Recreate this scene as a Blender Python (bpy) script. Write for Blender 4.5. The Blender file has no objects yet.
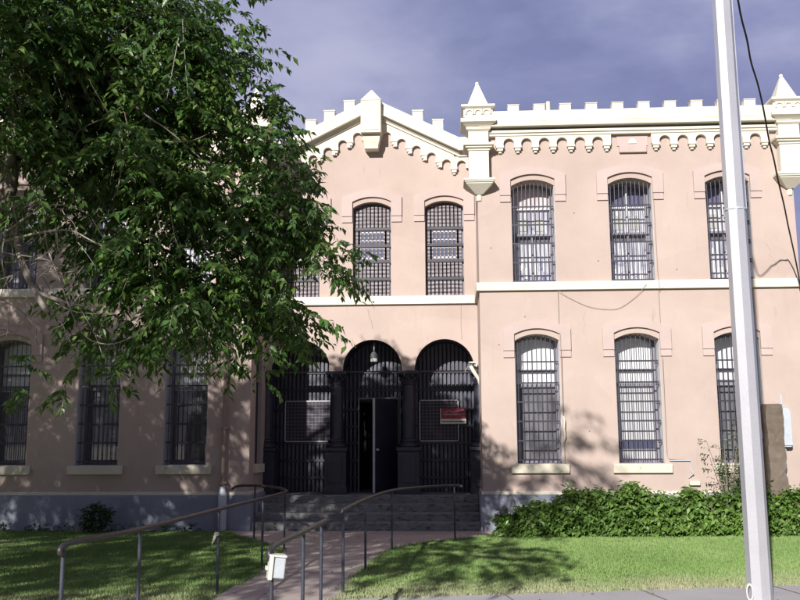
import bpy, math, random
import numpy as np
from mathutils import Vector, Matrix
random.seed(7)
rng = np.random.default_rng(11)
scene = bpy.context.scene
COL = scene.collection
PI = math.pi

# ------------------------------------------------------------------ camera
F = 900.0 / 800.0 * 36.0
YAW, PITCH, ROLL = -0.05321405, 0.15699367, -0.00468404
EYE = Vector((0, 0, 1.7))
fwd = Vector((math.sin(YAW) * math.cos(PITCH), math.cos(YAW) * math.cos(PITCH), math.sin(PITCH)))
rt0 = Vector((math.cos(YAW), -math.sin(YAW), 0))
up0 = rt0.cross(fwd)
rt = math.cos(ROLL) * rt0 + math.sin(ROLL) * up0
up = -math.sin(ROLL) * rt0 + math.cos(ROLL) * up0
cd = bpy.data.cameras.new('camera')
cd.sensor_width = 36.0
cd.lens = F
cd.clip_end = 3000
cam = bpy.data.objects.new('camera', cd)
COL.objects.link(cam)
cam.matrix_world = Matrix(((rt.x, up.x, -fwd.x, EYE.x), (rt.y, up.y, -fwd.y, EYE.y), (rt.z, up.z, -fwd.z, EYE.z), (0, 0, 0, 1)))
scene.camera = cam


def at(px, py, Y):
    d = rt * ((px - 400) / 900.0) - up * ((py - 300) / 900.0) + fwd
    return EYE + d * (Y / d.y)


# ------------------------------------------------------------------ materials
def mat(name, base=(.5, .5, .5), rough=.8, metal=0.0):
    m = bpy.data.materials.new(name)
    m.use_nodes = True
    nt = m.node_tree
    b = nt.nodes['Principled BSDF']
    b.inputs['Base Color'].default_value = (*base, 1)
    b.inputs['Roughness'].default_value = rough
    b.inputs['Metallic'].default_value = metal
    return m, nt, b


def N(nt, t, **kw):
    n = nt.nodes.new(t)
    for k, v in kw.items():
        if k in n.inputs:
            n.inputs[k].default_value = v
        else:
            setattr(n, k, v)
    return n


def coords(nt, scale=(1, 1, 1), kind='Object'):
    tc = N(nt, 'ShaderNodeTexCoord')
    mp = N(nt, 'ShaderNodeMapping')
    mp.inputs['Scale'].default_value = scale
    nt.links.new(tc.outputs[kind], mp.inputs['Vector'])
    return mp.outputs['Vector']


def noise(nt, vec, scale, detail=5, rough=.6):
    n = N(nt, 'ShaderNodeTexNoise')
    n.inputs['Scale'].default_value = scale
    n.inputs['Detail'].default_value = detail
    n.inputs['Roughness'].default_value = rough
    nt.links.new(vec, n.inputs['Vector'])
    return n.outputs['Fac']


def ramp(nt, fac, stops):
    r = N(nt, 'ShaderNodeValToRGB')
    e = r.color_ramp.elements
    while len(e) < len(stops):
        e.new(.5)
    for el, (p, c) in zip(e, stops):
        el.position = p
        el.color = (*c, 1) if len(c) == 3 else c
    nt.links.new(fac, r.inputs['Fac'])
    return r.outputs['Color']


def mixc(nt, fac, a, b, mode='MIX'):
    m = N(nt, 'ShaderNodeMix', data_type='RGBA', blend_type=mode)
    if isinstance(fac, (int, float)):
        m.inputs[0].default_value = fac
    else:
        nt.links.new(fac, m.inputs[0])
    for i, s in ((6, a), (7, b)):
        if isinstance(s, tuple):
            m.inputs[i].default_value = (*s, 1)
        else:
            nt.links.new(s, m.inputs[i])
    return m.outputs[2]


def bump(nt, b, h, strength=.3, dist=.01):
    n = N(nt, 'ShaderNodeBump')
    n.inputs['Strength'].default_value = strength
    n.inputs['Distance'].default_value = dist
    nt.links.new(h, n.inputs['Height'])
    nt.links.new(n.outputs['Normal'], b.inputs['Normal'])


G1 = (0, 0, 0)
W1 = (1, 1, 1)


def worn(name, c1, c2, c3=None, s=1.5, rough=.85, stretch=(1, 1, 1), bstr=.25, spot=.62, metal=0.0, fine=60):
    """paint or masonry: broad tone variation, streaky stains, small spots of c3, fine bump"""
    m, nt, b = mat(name, c1, rough, metal)
    v = coords(nt, (1, 1, 1))
    v2 = coords(nt, stretch)
    col = ramp(nt, noise(nt, v, s, 6), [(.3, c1), (.72, c2)])
    if c3:
        f = ramp(nt, noise(nt, v2, s * 3.1, 8, .7), [(spot, G1), (spot + .1, W1)])
        col = mixc(nt, f, col, c3)
    f2 = noise(nt, v, fine, 3)
    col = mixc(nt, .25, col, ramp(nt, f2, [(.3, (.6, .6, .6)), (.7, W1)]), 'MULTIPLY')
    nt.links.new(col, b.inputs['Base Color'])
    bump(nt, b, f2, bstr, .01)
    return m


M = {}
M['stucco'] = worn('pink_stucco', (.44, .345, .308), (.51, .408, .367), (.375, .29, .262), s=.9, stretch=(2.4, 2.4, .4), spot=.61, rough=.93)
M['hood'] = worn('pink_moulding', (.465, .367, .342), (.525, .42, .395), s=1.7, rough=.93)
M['white'] = worn('cream_trim', (.66, .61, .51), (.75, .71, .62), (.40, .35, .27), s=1.6, stretch=(2.2, 2.2, .6), spot=.64)
M['sill'] = worn('cream_sill', (.60, .55, .44), (.66, .62, .52), (.36, .30, .22), s=2.2, spot=.6)
M['string'] = worn('cream_string_course', (.66, .61, .52), (.74, .70, .62), (.42, .37, .30), s=2.0, stretch=(1.5, 1.5, 2.2), spot=.6)
M['plinth'] = worn('blue_grey_plinth', (.24, .26, .33), (.31, .335, .40), (.17, .17, .19), s=1.4, stretch=(1.5, 1.5, .5), spot=.62)
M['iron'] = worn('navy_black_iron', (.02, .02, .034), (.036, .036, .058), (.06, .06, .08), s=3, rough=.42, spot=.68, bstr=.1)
M['slat'] = worn('slate_blue_steel', (.06, .063, .09), (.095, .10, .14), (.04, .04, .06), s=3, rough=.45, spot=.66, bstr=.1)
M['bars'] = worn('dark_bar_steel', (.018, .018, .032), (.035, .034, .052), (.08, .06, .05), s=6, rough=.5, spot=.7, bstr=.1)
M['winframe'] = worn('grey_window_frame', (.17, .16, .21), (.25, .24, .29), (.1, .1, .12), s=4, rough=.6)
M['sash'] = worn('pale_sash', (.55, .54, .58), (.66, .65, .68), (.4, .38, .36), s=4, rough=.6)
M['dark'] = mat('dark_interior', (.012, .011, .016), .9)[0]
M['concrete'] = worn('step_concrete', (.17, .18, .18), (.27, .27, .265), (.085, .07, .06), s=2.2, stretch=(1, 1, 3.5), spot=.52)
M['path'] = worn('path_concrete', (.37, .305, .28), (.45, .385, .355), (.26, .215, .195), s=1.1, spot=.6, fine=40)
M['walk'] = worn('pavement_concrete', (.34, .33, .34), (.41, .40, .40), (.25, .235, .225), s=1.2, spot=.62, fine=45)
M['asphalt'] = worn('asphalt', (.045, .045, .048), (.07, .07, .07), (.1, .1, .1), s=.8, fine=90)
M['rail'] = worn('worn_rail_paint', (.022, .019, .026), (.042, .036, .042), (.10, .07, .055), s=9, rough=.45, spot=.64, bstr=.08)
M['railpost'] = worn('blue_grey_post_paint', (.026, .03, .05), (.06, .068, .095), (.11, .085, .07), s=8, rough=.45, spot=.66, bstr=.08)
M['pole'] = worn('pole_paint', (.56, .56, .62), (.64, .64, .70), (.45, .44, .47), s=1.2, stretch=(4, 4, .4), rough=.4, metal=.5, spot=.7, bstr=.03)
M['cream'] = worn('cream_plastic', (.66, .64, .56), (.72, .70, .62), (.5, .47, .4), s=8, rough=.5)
M['whitebox'] = worn('white_plastic', (.60, .60, .54), (.68, .68, .63), (.55, .56, .45), s=9, rough=.4)
M['greybox'] = worn('grey_blue_box_paint', (.42, .46, .52), (.5, .54, .6), (.35, .36, .38), s=6, rough=.5)
M['post'] = worn('weathered_stone', (.105, .08, .062), (.18, .145, .115), (.24, .11, .05), s=4.5, stretch=(1, 1, 2.2), spot=.6, bstr=.7, fine=35)
M['pipe'] = worn('rusty_pink_pipe', (.36, .25, .215), (.30, .22, .19), (.16, .09, .06), s=5, spot=.58)
M['cable'] = mat('black_rubber', (.012, .011, .02), .55)[0]
M['greycable'] = mat('grey_cable', (.30, .25, .24), .8)[0]
M['crack'] = mat('crack_grime', (.17, .125, .105), .95)[0]
M['red'] = worn('red_sign_paint', (.30, .012, .035), (.36, .02, .05), s=6, rough=.4, bstr=.02)
M['olive'] = mat('olive_sign_ink', (.16, .15, .05), .5)[0]
M['signwhite'] = mat('sign_white', (.78, .76, .66), .5)[0]
M['signpale'] = mat('sign_pale_letters', (.72, .62, .62), .5)[0]
M['lampglass'] = mat('opal_glass', (.78, .78, .76), .2)[0]
M['lampcap'] = worn('grey_lamp_cap', (.25, .25, .27), (.32, .32, .34), s=8, rough=.5)
M['soil'] = worn('soil', (.10, .075, .05), (.15, .115, .08), (.07, .05, .035), s=1.5)
M['petal'] = mat('pale_petal', (.75, .66, .78), .6)[0]
M['ribbon'] = mat('white_ribbon', (.45, .45, .36), .8)[0]
M['roof'] = worn('roof_felt', (.12, .11, .11), (.17, .16, .15), s=1)
M['bark'] = worn('bark', (.15, .125, .10), (.24, .21, .17), (.08, .06, .05), s=7, stretch=(1, 1, .3), spot=.55, bstr=.8, fine=30)
M['twig'] = worn('pale_twig', (.22, .19, .17), (.32, .285, .255), (.14, .12, .1), s=9, bstr=.2)


def weather(m, amount=.2):
    nt = m.node_tree
    b = nt.nodes['Principled BSDF']
    src = b.inputs['Base Color'].links[0].from_socket
    v = coords(nt, (3.2, 3.2, .3))
    st = ramp(nt, noise(nt, v, 2.0, 6, .65), [(.56, W1), (.82, (1 - amount, 1 - amount * 1.12, 1 - amount * 1.2))])
    vo = N(nt, 'ShaderNodeTexVoronoi', feature='F1')
    vo.inputs['Scale'].default_value = .55
    dv_ = N(nt, 'ShaderNodeTexNoise')
    nt.links.new(coords(nt, (1, 1, 1.3)), vo.inputs['Vector'])
    sp = N(nt, 'ShaderNodeSeparateColor')
    nt.links.new(vo.outputs['Color'], sp.inputs[0])
    pt = ramp(nt, sp.outputs[0], [(0, (.93, .925, .92)), (1, (1.03, 1.03, 1.03))])
    fade = noise(nt, coords(nt), .8, 4)
    c = mixc(nt, ramp(nt, fade, [(.35, G1), (.6, W1)]), src, mixc(nt, 1.0, src, st, 'MULTIPLY'))
    c = mixc(nt, .45, c, mixc(nt, 1.0, c, pt, 'MULTIPLY'))
    nt.links.new(c, b.inputs['Base Color'])


weather(M['stucco'], .10)
weather(M['white'], .22)
weather(M['string'], .2)
weather(M['plinth'], .25)
weather(M['pole'], .2)


def blind_mat(name, c1, c2, s=14, sz=.6, c3=None, thr=.62):
    m, nt, b = mat(name, c1, .9)
    v = coords(nt, (1, 1, sz / s * 2))
    col = ramp(nt, noise(nt, v, s, 3), [(.35, c1), (.65, c2)])
    if c3:
        v2 = coords(nt, (1.2, 1, 1))
        col = mixc(nt, ramp(nt, noise(nt, v2, 3.0, 3), [(thr, G1), (thr + .12, W1)]), col, c3)
    nt.links.new(col, b.inputs['Base Color'])
    return m


M['blind'] = blind_mat('white_blind', (.76, .75, .75), (.84, .83, .83), c3=(.50, .27, .17), thr=.68)
M['blindgrey'] = blind_mat('grey_blind', (.44, .43, .44), (.62, .61, .61))
M['screen'] = blind_mat('dark_insect_screen', (.09, .085, .098), (.20, .19, .20))
M['curtain'] = blind_mat('lilac_curtain', (.30, .29, .36), (.80, .79, .82), s=21, c3=(.16, .17, .30), thr=.58)
M['curtainpink'] = blind_mat('pinkish_curtain', (.50, .39, .39), (.80, .70, .69), s=17)
M['curtaindark'] = blind_mat('blue_dark_curtain', (.05, .045, .11), (.17, .16, .24), s=17)
M['bluedark'] = mat('blue_dark_band', (.05, .055, .11), .6)[0]


M['reflection'] = mat('pale_reflection', (.5, .49, .45), .8)[0]  # colour of the reflections painted into the upper windows


def perf_mat():
    m, nt, b = mat('perforated_plate', (.1, .1, .1), .6)
    v = coords(nt)
    w = N(nt, 'ShaderNodeTexWave', wave_type='BANDS', bands_direction='Z')
    w.inputs['Scale'].default_value = 3.6
    w.inputs['Distortion'].default_value = 1.5
    w.inputs['Detail'].default_value = 2
    nt.links.new(v, w.inputs['Vector'])
    col = ramp(nt, w.outputs['Fac'], [(.40, (.05, .04, .055)), (.60, (.30, .27, .30))])
    nt.links.new(mixc(nt, ramp(nt, noise(nt, v, 5), [(.4, G1), (.7, W1)]), col, (.14, .11, .12)), b.inputs['Base Color'])
    return m


M['perf'] = perf_mat()
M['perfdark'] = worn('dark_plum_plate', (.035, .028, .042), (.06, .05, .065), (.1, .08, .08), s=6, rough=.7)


def glass_mat():
    m = bpy.data.materials.new('window_glass')
    m.use_nodes = True
    nt = m.node_tree
    nt.nodes.clear()
    out = N(nt, 'ShaderNodeOutputMaterial')
    tr = N(nt, 'ShaderNodeBsdfTransparent')
    tr.inputs['Color'].default_value = (.95, .96, .98, 1)
    gl = N(nt, 'ShaderNodeBsdfGlossy')
    gl.inputs['Roughness'].default_value = .03
    lw = N(nt, 'ShaderNodeLayerWeight')
    lw.inputs['Blend'].default_value = .5
    pw = N(nt, 'ShaderNodeMath', operation='POWER')
    nt.links.new(lw.outputs['Facing'], pw.inputs[0])
    pw.inputs[1].default_value = 4
    fr = N(nt, 'ShaderNodeMath', operation='MULTIPLY_ADD')
    nt.links.new(pw.outputs[0], fr.inputs[0])
    fr.inputs[1].default_value = .85
    fr.inputs[2].default_value = .09
    mx = N(nt, 'ShaderNodeMixShader')
    nt.links.new(fr.outputs[0], mx.inputs[0])
    nt.links.new(tr.outputs[0], mx.inputs[1])
    nt.links.new(gl.outputs[0], mx.inputs[2])
    nt.links.new(mx.outputs[0], out.inputs[0])
    return m


M['glass'] = glass_mat()


def leaf_mat(name, c1, c2, c3, trans=.25, rough=.45):
    m, nt, b = mat(name, c1, rough)
    geo = N(nt, 'ShaderNodeNewGeometry')
    v = coords(nt)
    col = ramp(nt, geo.outputs['Random Per Island'], [(0, c1), (.6, c2), (1, c3)])
    col = mixc(nt, .55, col, ramp(nt, noise(nt, v, 1.1, 3), [(.32, (.55, .6, .6)), (.68, (1.15, 1.1, .9))]), 'MULTIPLY')
    nt.links.new(col, b.inputs['Base Color'])
    tl = N(nt, 'ShaderNodeBsdfTranslucent')
    nt.links.new(mixc(nt, .5, col, (.12, .22, .02)), tl.inputs['Color'])
    mx = N(nt, 'ShaderNodeMixShader')
    mx.inputs[0].default_value = trans
    nt.links.new(b.outputs[0], mx.inputs[1])
    nt.links.new(tl.outputs[0], mx.inputs[2])
    nt.links.new(mx.outputs[0], nt.nodes['Material Output'].inputs[0])
    return m


M['leaf'] = leaf_mat('tree_leaves', (.040, .105, .028), (.082, .17, .042), (.16, .24, .058), .28, .36)
M['hedgeleaf'] = leaf_mat('hedge_leaves', (.085, .175, .03), (.125, .235, .045), (.21, .31, .10), .2, .45)
M['sapleaf'] = leaf_mat('sapling_leaves', (.06, .11, .04), (.085, .15, .055), (.12, .18, .08), .25, .5)
M['darkleaf'] = leaf_mat('dark_bush_leaves', (.03, .06, .022), (.04, .08, .028), (.055, .1, .03), .2, .5)


def grass_mat(name, bump_it):
    m, nt, b = mat(name, (.07, .13, .03), .75)
    v = coords(nt)
    big = noise(nt, v, .55, 5)
    col = ramp(nt, big, [(.30, (.13, .225, .055)), (.55, (.18, .285, .082)), (.75, (.25, .305, .13))])
    fine = noise(nt, v, 9, 4)
    col = mixc(nt, ramp(nt, fine, [(.55, G1), (.75, W1)]), col, (.26, .25, .13))
    # dry, thin turf where the lawn meets the pavement
    sp = N(nt, 'ShaderNodeSeparateXYZ')
    nt.links.new(v, sp.inputs[0])
    ma = N(nt, 'ShaderNodeMath', operation='MULTIPLY_ADD')
    ma.inputs[1].default_value = -.205
    nt.links.new(sp.outputs['X'], ma.inputs[0])
    nt.links.new(sp.outputs['Y'], ma.inputs[2])
    ad = N(nt, 'ShaderNodeMath', operation='MULTIPLY_ADD')
    nt.links.new(noise(nt, v, 1.3, 4), ad.inputs[0])
    ad.inputs[1].default_value = 2.2
    nt.links.new(ma.outputs[0], ad.inputs[2])
    dry = ramp(nt, N(nt, 'ShaderNodeMapRange').outputs[0], [(0, W1), (1, G1)])
    mr = dry.node.inputs['Fac'].links[0].from_node
    mr.inputs['From Min'].default_value = 11.3
    mr.inputs['From Max'].default_value = 12.9
    nt.links.new(ad.outputs[0], mr.inputs['Value'])
    col = mixc(nt, dry, col, (.33, .32, .20))
    nt.links.new(col, b.inputs['Base Color'])
    if bump_it:
        bump(nt, b, noise(nt, v, 45, 4), .9, .03)
    return m


M['lawn'] = grass_mat('lawn_turf', True)
M['grass'] = grass_mat('grass_blades', False)


# ------------------------------------------------------------------ mesh helpers
class MB:
    def __init__(s):
        s.v, s.f, s.m = [], [], []

    def face(s, pts, m=0):
        i = len(s.v)
        s.v += [tuple(p) for p in pts]
        s.f.append(tuple(range(i, i + len(pts))))
        s.m.append(m)

    def box(s, x0, x1, y0, y1, z0, z1, m=0):
        i = len(s.v)
        s.v += [(x0, y0, z0), (x1, y0, z0), (x1, y1, z0), (x0, y1, z0), (x0, y0, z1), (x1, y0, z1), (x1, y1, z1), (x0, y1, z1)]
        for q in ((3, 2, 1, 0), (4, 5, 6, 7), (0, 1, 5, 4), (1, 2, 6, 5), (2, 3, 7, 6), (3, 0, 4, 7)):
            s.f.append(tuple(i + k for k in q))
            s.m.append(m)

    def prism(s, poly, y0, y1, m=0):
        """closed XZ outline (counter-clockwise seen from -Y) pushed from y0 (front) to y1"""
        n = len(poly)
        i = len(s.v)
        s.v += [(x, y0, z) for x, z in poly] + [(x, y1, z) for x, z in poly]
        s.f.append(tuple(i + k for k in range(n)))
        s.f.append(tuple(i + n + k for k in reversed(range(n))))
        s.m += [m, m]
        for k in range(n):
            k2 = (k + 1) % n
            s.f.append((i + k2, i + k, i + n + k, i + n + k2))
            s.m.append(m)

    def tube(s, pts, r, n=8, m=0, cap=True):
        pts = [Vector(p) for p in pts]
        rs = r if isinstance(r, (list, tuple)) else [r] * len(pts)
        base = len(s.v)
        ref = None
        for k, p in enumerate(pts):
            t = (pts[min(k + 1, len(pts) - 1)] - pts[max(k - 1, 0)]).normalized()
            if ref is None:
                ref = t.orthogonal().normalized()
            ref = (ref - t * ref.dot(t))
            ref = ref.normalized() if ref.length > 1e-6 else t.orthogonal().normalized()
            b = t.cross(ref)
            for j in range(n):
                a = 2 * PI * j / n
                s.v.append(tuple(p + (ref * math.cos(a) + b * math.sin(a)) * rs[k]))
        for k in range(len(pts) - 1):
            for j in range(n):
                a, b2 = base + k * n + j, base + k * n + (j + 1) % n
                s.f.append((a, b2, b2 + n, a + n))
                s.m.append(m)
        if cap:
            s.f.append(tuple(base + j for j in reversed(range(n))))
            s.f.append(tuple(base + (len(pts) - 1) * n + j for j in range(n)))
            s.m += [m, m]

    def lathe(s, cx, cy, prof, n=20, m=0, rot=0.0, k=1.0):
        base = len(s.v)
        for r, z in prof:
            for j in range(n):
                a = rot + 2 * PI * j / n
                s.v.append((cx + r * k * math.cos(a), cy + r * k * math.sin(a), z))
        for i in range(len(prof) - 1):
            for j in range(n):
                a, b = base + i * n + j, base + i * n + (j + 1) % n
                s.f.append((a, b, b + n, a + n))
                s.m.append(m)
        s.f.append(tuple(base + j for j in reversed(range(n))))
        s.f.append(tuple(base + (len(prof) - 1) * n + j for j in range(n)))
        s.m += [m, m]

    def square(s, cx, cy, prof, m=0):
        s.lathe(cx, cy, prof, 4, m, PI / 4, math.sqrt(2))

    def obj(s, name, mats, parent=None, smooth=None, loc=None, bevel=0):
        me = bpy.data.meshes.new(name)
        me.from_pydata(s.v, [], s.f)
        for mm in (mats if isinstance(mats, (list, tuple)) else [mats]):
            me.materials.append(mm)
        me.polygons.foreach_set('material_index', s.m)
        if smooth is not None:
            me.polygons.foreach_set('use_smooth', [True] * len(me.polygons))
            me.set_sharp_from_angle(angle=math.radians(smooth))
        me.update()
        o = bpy.data.objects.new(name, me)
        COL.objects.link(o)
        if parent:
            o.parent = parent
        if loc:
            o.location = loc
        if bevel:
            bv = o.modifiers.new('edge', 'BEVEL')
            bv.width = bevel
            bv.segments = 2
            bv.limit_method = 'ANGLE'
            bv.angle_limit = math.radians(40)
        return o


def np_obj(name, verts, faces, material, parent=None):
    me = bpy.data.meshes.new(name)
    nv, nf, k = len(verts), len(faces), faces.shape[1]
    me.vertices.add(nv)
    me.vertices.foreach_set('co', verts.astype(np.float32).ravel())
    me.loops.add(nf * k)
    me.loops.foreach_set('vertex_index', faces.astype(np.int32).ravel())
    me.polygons.add(nf)
    me.polygons.foreach_set('loop_start', np.arange(0, nf * k, k, dtype=np.int32))
    me.update(calc_edges=True)
    me.materials.append(material)
    o = bpy.data.objects.new(name, me)
    COL.objects.link(o)
    if parent:
        o.parent = parent
    return o


def tag(o, label=None, cat=None, group=None, kind=None):
    for k, v in (('label', label), ('category', cat), ('group', group), ('kind', kind)):
        if v:
            o[k] = v
    return o


def thing(name, label, cat, loc=(0, 0, 0), group=None):
    o = bpy.data.objects.new(name, None)
    o.empty_display_size = .2
    COL.objects.link(o)
    o.location = loc
    return tag(o, label, cat, group)


def local(mb, o):
    """shift a builder written in world coordinates into the frame of thing o"""
    lx, ly, lz = o.location
    mb.v = [(x - lx, y - ly, z - lz) for x, y, z in mb.v]
    return mb


def smooth_path(pts, n=8):
    pts = [Vector(p) for p in pts]
    out = []
    for i in range(len(pts) - 1):
        p0, p1, p2, p3 = pts[max(i - 1, 0)], pts[i], pts[i + 1], pts[min(i + 2, len(pts) - 1)]
        for k in range(n):
            t = k / n
            out.append(.5 * ((2 * p1) + (p2 - p0) * t + (2 * p0 - 5 * p1 + 4 * p2 - p3) * t * t + (3 * p1 - p0 - 3 * p2 + p3) * t ** 3))
    out.append(pts[-1])
    return out


def arc(xc, hw, zs, rise, n=18, rev=False):
    """points of a segmental arch from left spring to right spring"""
    out = []
    if rise >= hw - 1e-6:
        for i in range(n + 1):
            a = PI - PI * i / n
            out.append((xc + hw * math.cos(a), zs + (rise - hw) + hw * math.sin(a)))
        if rise > hw:
            out = [(xc - hw, zs)] + out + [(xc + hw, zs)]
    else:
        R = (hw * hw + rise * rise) / (2 * rise)
        a0 = math.asin(hw / R)
        for i in range(n + 1):
            a = -a0 + 2 * a0 * i / n
            out.append((xc + R * math.sin(a), zs + rise - R + R * math.cos(a)))
    return out[::-1] if rev else out


def arch_z(op, x):
    xc, hw, zb, zs, rise = op
    d = min(abs(x - xc), hw)
    if rise >= hw:
        return zs + (rise - hw) + math.sqrt(max(hw * hw - d * d, 0))
    R = (hw * hw + rise * rise) / (2 * rise)
    return zs + rise - R + math.sqrt(R * R - d * d)


def wall_panel(mb, x0, x1, z0, ztop, ops, depth, T=lambda x, y, z: (x, y, z), m=0, extra=()):
    xs = {round(x0, 5), round(x1, 5), *[round(e, 5) for e in extra]}
    for op in ops:
        n = 22
        for i in range(n + 1):
            xs.add(round(op[0] - op[1] * math.cos(PI * i / n), 5))
    xs = sorted(x for x in xs if x0 - 1e-6 <= x <= x1 + 1e-6)
    for a, b in zip(xs[:-1], xs[1:]):
        c = (a + b) / 2
        inside = sorted([o for o in ops if abs(c - o[0]) < o[1]], key=lambda o: o[2])
        la = lb = z0
        for o in inside:
            if o[2] > la + 1e-6:
                mb.face([T(a, 0, la), T(b, 0, lb), T(b, 0, o[2]), T(a, 0, o[2])], m)
            la, lb = arch_z(o, a), arch_z(o, b)
            mb.face([T(a, 0, la), T(b, 0, lb), T(b, depth, lb), T(a, depth, la)][::-1], m)     # soffit
        mb.face([T(a, 0, la), T(b, 0, lb), T(b, 0, ztop(b)), T(a, 0, ztop(a))], m)
    for xc, hw, zb, zs, rise in ops:
        zl = arch_z((xc, hw, zb, zs, rise), xc - hw)
        mb.face([T(xc - hw, 0, zb), T(xc - hw, depth, zb), T(xc - hw, depth, zl), T(xc - hw, 0, zl)][::-1], m)
        mb.face([T(xc + hw, 0, zb), T(xc + hw, depth, zb), T(xc + hw, depth, zl), T(xc + hw, 0, zl)], m)
        mb.face([T(xc - hw, 0, zb), T(xc + hw, 0, zb), T(xc + hw, depth, zb), T(xc - hw, depth, zb)], m)


# ------------------------------------------------------------------ the jailhouse
YW, YC = 18.0, 19.5            # front of the wings, front of the centre bay
XL0, XL1 = -10.45, -3.98       # left wing
XR0, XR1 = .65, 7.0            # right wing
XC = -1.65
ZTOP = 8.06
bld = thing('jailhouse', 'two-storey pink stucco jailhouse with cream battlements, corner turrets and barred arched windows', 'building', (XC, YW, 0))


def part(mb, name, mats, **kw):
    return local(mb, bld).obj(name, mats, bld, **kw)


LOW = (1.28, 3.70, .13)        # sill, spring, rise
UPP = (4.885, 6.89, .13)
HW = .44
right_x = (1.77, 3.74, 5.69)
left_x = (-5.29, -7.09, -8.98)
centre_x = (-3.25, -1.66, -.05)

ops_r = [(x, HW, *z) for x in right_x for z in (LOW, UPP)]
ops_l = [(x, HW, *z) for x in left_x for z in (LOW, UPP)]
REV = .47
mb = MB()
wall_panel(mb, XR0, XR1, .74, lambda x: ZTOP, ops_r, REV, lambda x, y, z: (x, YW + y, z))
wall_panel(mb, 0, 1.5, .74, lambda x: ZTOP, [], .3, lambda x, y, z: (XR0 + y, YC - x, z))     # return towards the door
mb.face([(XR1, YW, .0), (XR1, 26, .0), (XR1, 26, ZTOP), (XR1, YW, ZTOP)])
part(mb, 'wing_wall', M['stucco'])
mb = MB()
wall_panel(mb, XL0, XL1, .74, lambda x: ZTOP, ops_l, REV, lambda x, y, z: (x, YW + y, z))
wall_panel(mb, 0, 1.5, .74, lambda x: ZTOP, [(.8, .3, *LOW)], .3, lambda x, y, z: (XL1 - y, YW + x, z))
mb.face([(XL0, 26, 0), (XL0, YW, 0), (XL0, YW, ZTOP), (XL0, 26, ZTOP)])
part(mb, 'wing_wall', M['stucco'])
# centre bay: three arches, three windows, gable
AR = .645
arches = [(XC + k * 1.57, AR, 3.235, 3.235, AR + .04) for k in (-1, 0, 1)]
ops_c = arches + [(x, .425, *UPP) for x in centre_x]


def gable(x):
    d = abs(x - XC)
    return 8.1 + max(0, (1.95 - d)) * .50


mb = MB()
wall_panel(mb, XL1, XR0, 3.235, gable, ops_c, .32, lambda x, y, z: (x, YC + y, z), extra=(XC, XC - 1.95, XC + 1.95))
for k in range(4):              # undersides of the piers between the arches
    a = XL1 if k == 0 else arches[k - 1][0] + AR
    b = XR0 if k == 3 else arches[k][0] - AR
    mb.face([(a, YC, 3.235), (a, YC + .32, 3.235), (b, YC + .32, 3.235), (b, YC, 3.235)])
part(mb, 'bay_wall', M['stucco'])
mb = MB()
mb.box(XL0 + .02, XL1 - .01, 18.3, 26, 8.0, 8.05)
mb.box(XR0 + .01, XR1 - .02, 18.3, 26, 8.0, 8.05)
mb.box(XL1 - .008, XR0 + .008, 19.85, 26, 8.0, 8.05)
mb.face([(XR1, 26, 0), (XL0, 26, 0), (XL0, 26, 8.1), (XR1, 26, 8.1)])
part(mb, 'roof', M['roof'])
# the vestibule behind the gates
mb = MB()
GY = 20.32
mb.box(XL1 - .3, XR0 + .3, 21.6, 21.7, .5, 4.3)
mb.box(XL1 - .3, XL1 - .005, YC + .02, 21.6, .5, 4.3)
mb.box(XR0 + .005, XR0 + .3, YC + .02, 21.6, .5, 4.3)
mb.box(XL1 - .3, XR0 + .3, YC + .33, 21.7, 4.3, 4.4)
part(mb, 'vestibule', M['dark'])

# plinth with its drip ledge
for a, b in ((XL0 - .06, XL1 + .06), (XR0 - .06, XR1 + .06)):
    mb = MB()
    mb.box(a, b, YW - .06, YC + .3, -.2, .68)
    part(mb, 'plinth', M['plinth'], bevel=.01)
    mb = MB()
    mb.box(a + .03, b - .03, YW - .035, YC - .01, .683, .75)
    part(mb, 'drip_ledge', M['string'], bevel=.01)

# string course
mb = MB()
for a, b in ((XL0 - .06, XL1 + .06), (XR0 - .06, XR1 + .06)):
    mb.box(a, b, YW - .07, YW + .1, 4.71, 4.88)
for x in (XL1, XR0):
    mb.box(x - .06, x + .06, YW + .102, YC - .072, 4.71, 4.88)
mb.box(XL1 + .002, XR0 - .002, YC - .07, YC + .1, 4.69, 4.868)
part(mb, 'string_course', M['string'], bevel=.008)

# steps
for k in range(4):
    mb = MB()
    y0 = 17.98 + k * .35
    mb.box(XL1 + .062, XR0 - .062, y0, y0 + (.35 if k < 3 else 3.2), -.1, .155 * (k + 1))
    part(mb, 'step', M['concrete'], bevel=.018)


# window hoods
def hood(zs, hw, Y, xc, mats):
    mb = MB()
    o = .67
    k = hw + .01
    poly = [(-o, zs - .2), (-k, zs - .2), (-k, zs + .13)] + arc(0, k, zs + .13, .11)[1:-1] + \
           [(k, zs + .13), (k, zs - .2), (o, zs - .2), (o, zs + .235)] + arc(0, o, zs + .235, .155, rev=True)[1:-1] + [(-o, zs + .235)]
    mb.prism([(xc + x, z) for x, z in poly], Y - .05, Y + .02)
    for s in (-1, 1):
        a, b = sorted((xc + s * k, xc + s * o))
        mb.box(a + .002, b - .002, Y - .03, Y + .02, zs - .335, zs - .202)
    return mb


def grille(xc, Y, zb, zs, rise, hw, hz, n=9, r=.0082, low=0, r2=.011):
    mb = MB()
    op = (xc, hw, zb, zs, rise)
    for i in range(n):
        x = xc - hw + (i + .5) * 2 * hw / n + rng.uniform(-.004, .004)
        mb.tube([(x, Y, zb + low), (x, Y, arch_z(op, x) - .015)], r, 6)
    for z in hz:
        mb.box(xc - hw - .0, xc + hw + .0, Y - .014, Y - .0105, z - .016, z + .016)
        mb.box(xc + hw - .05, xc + hw + .0, Y - .012, Y + .1, z - .05, z - .03)
    return mb


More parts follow.
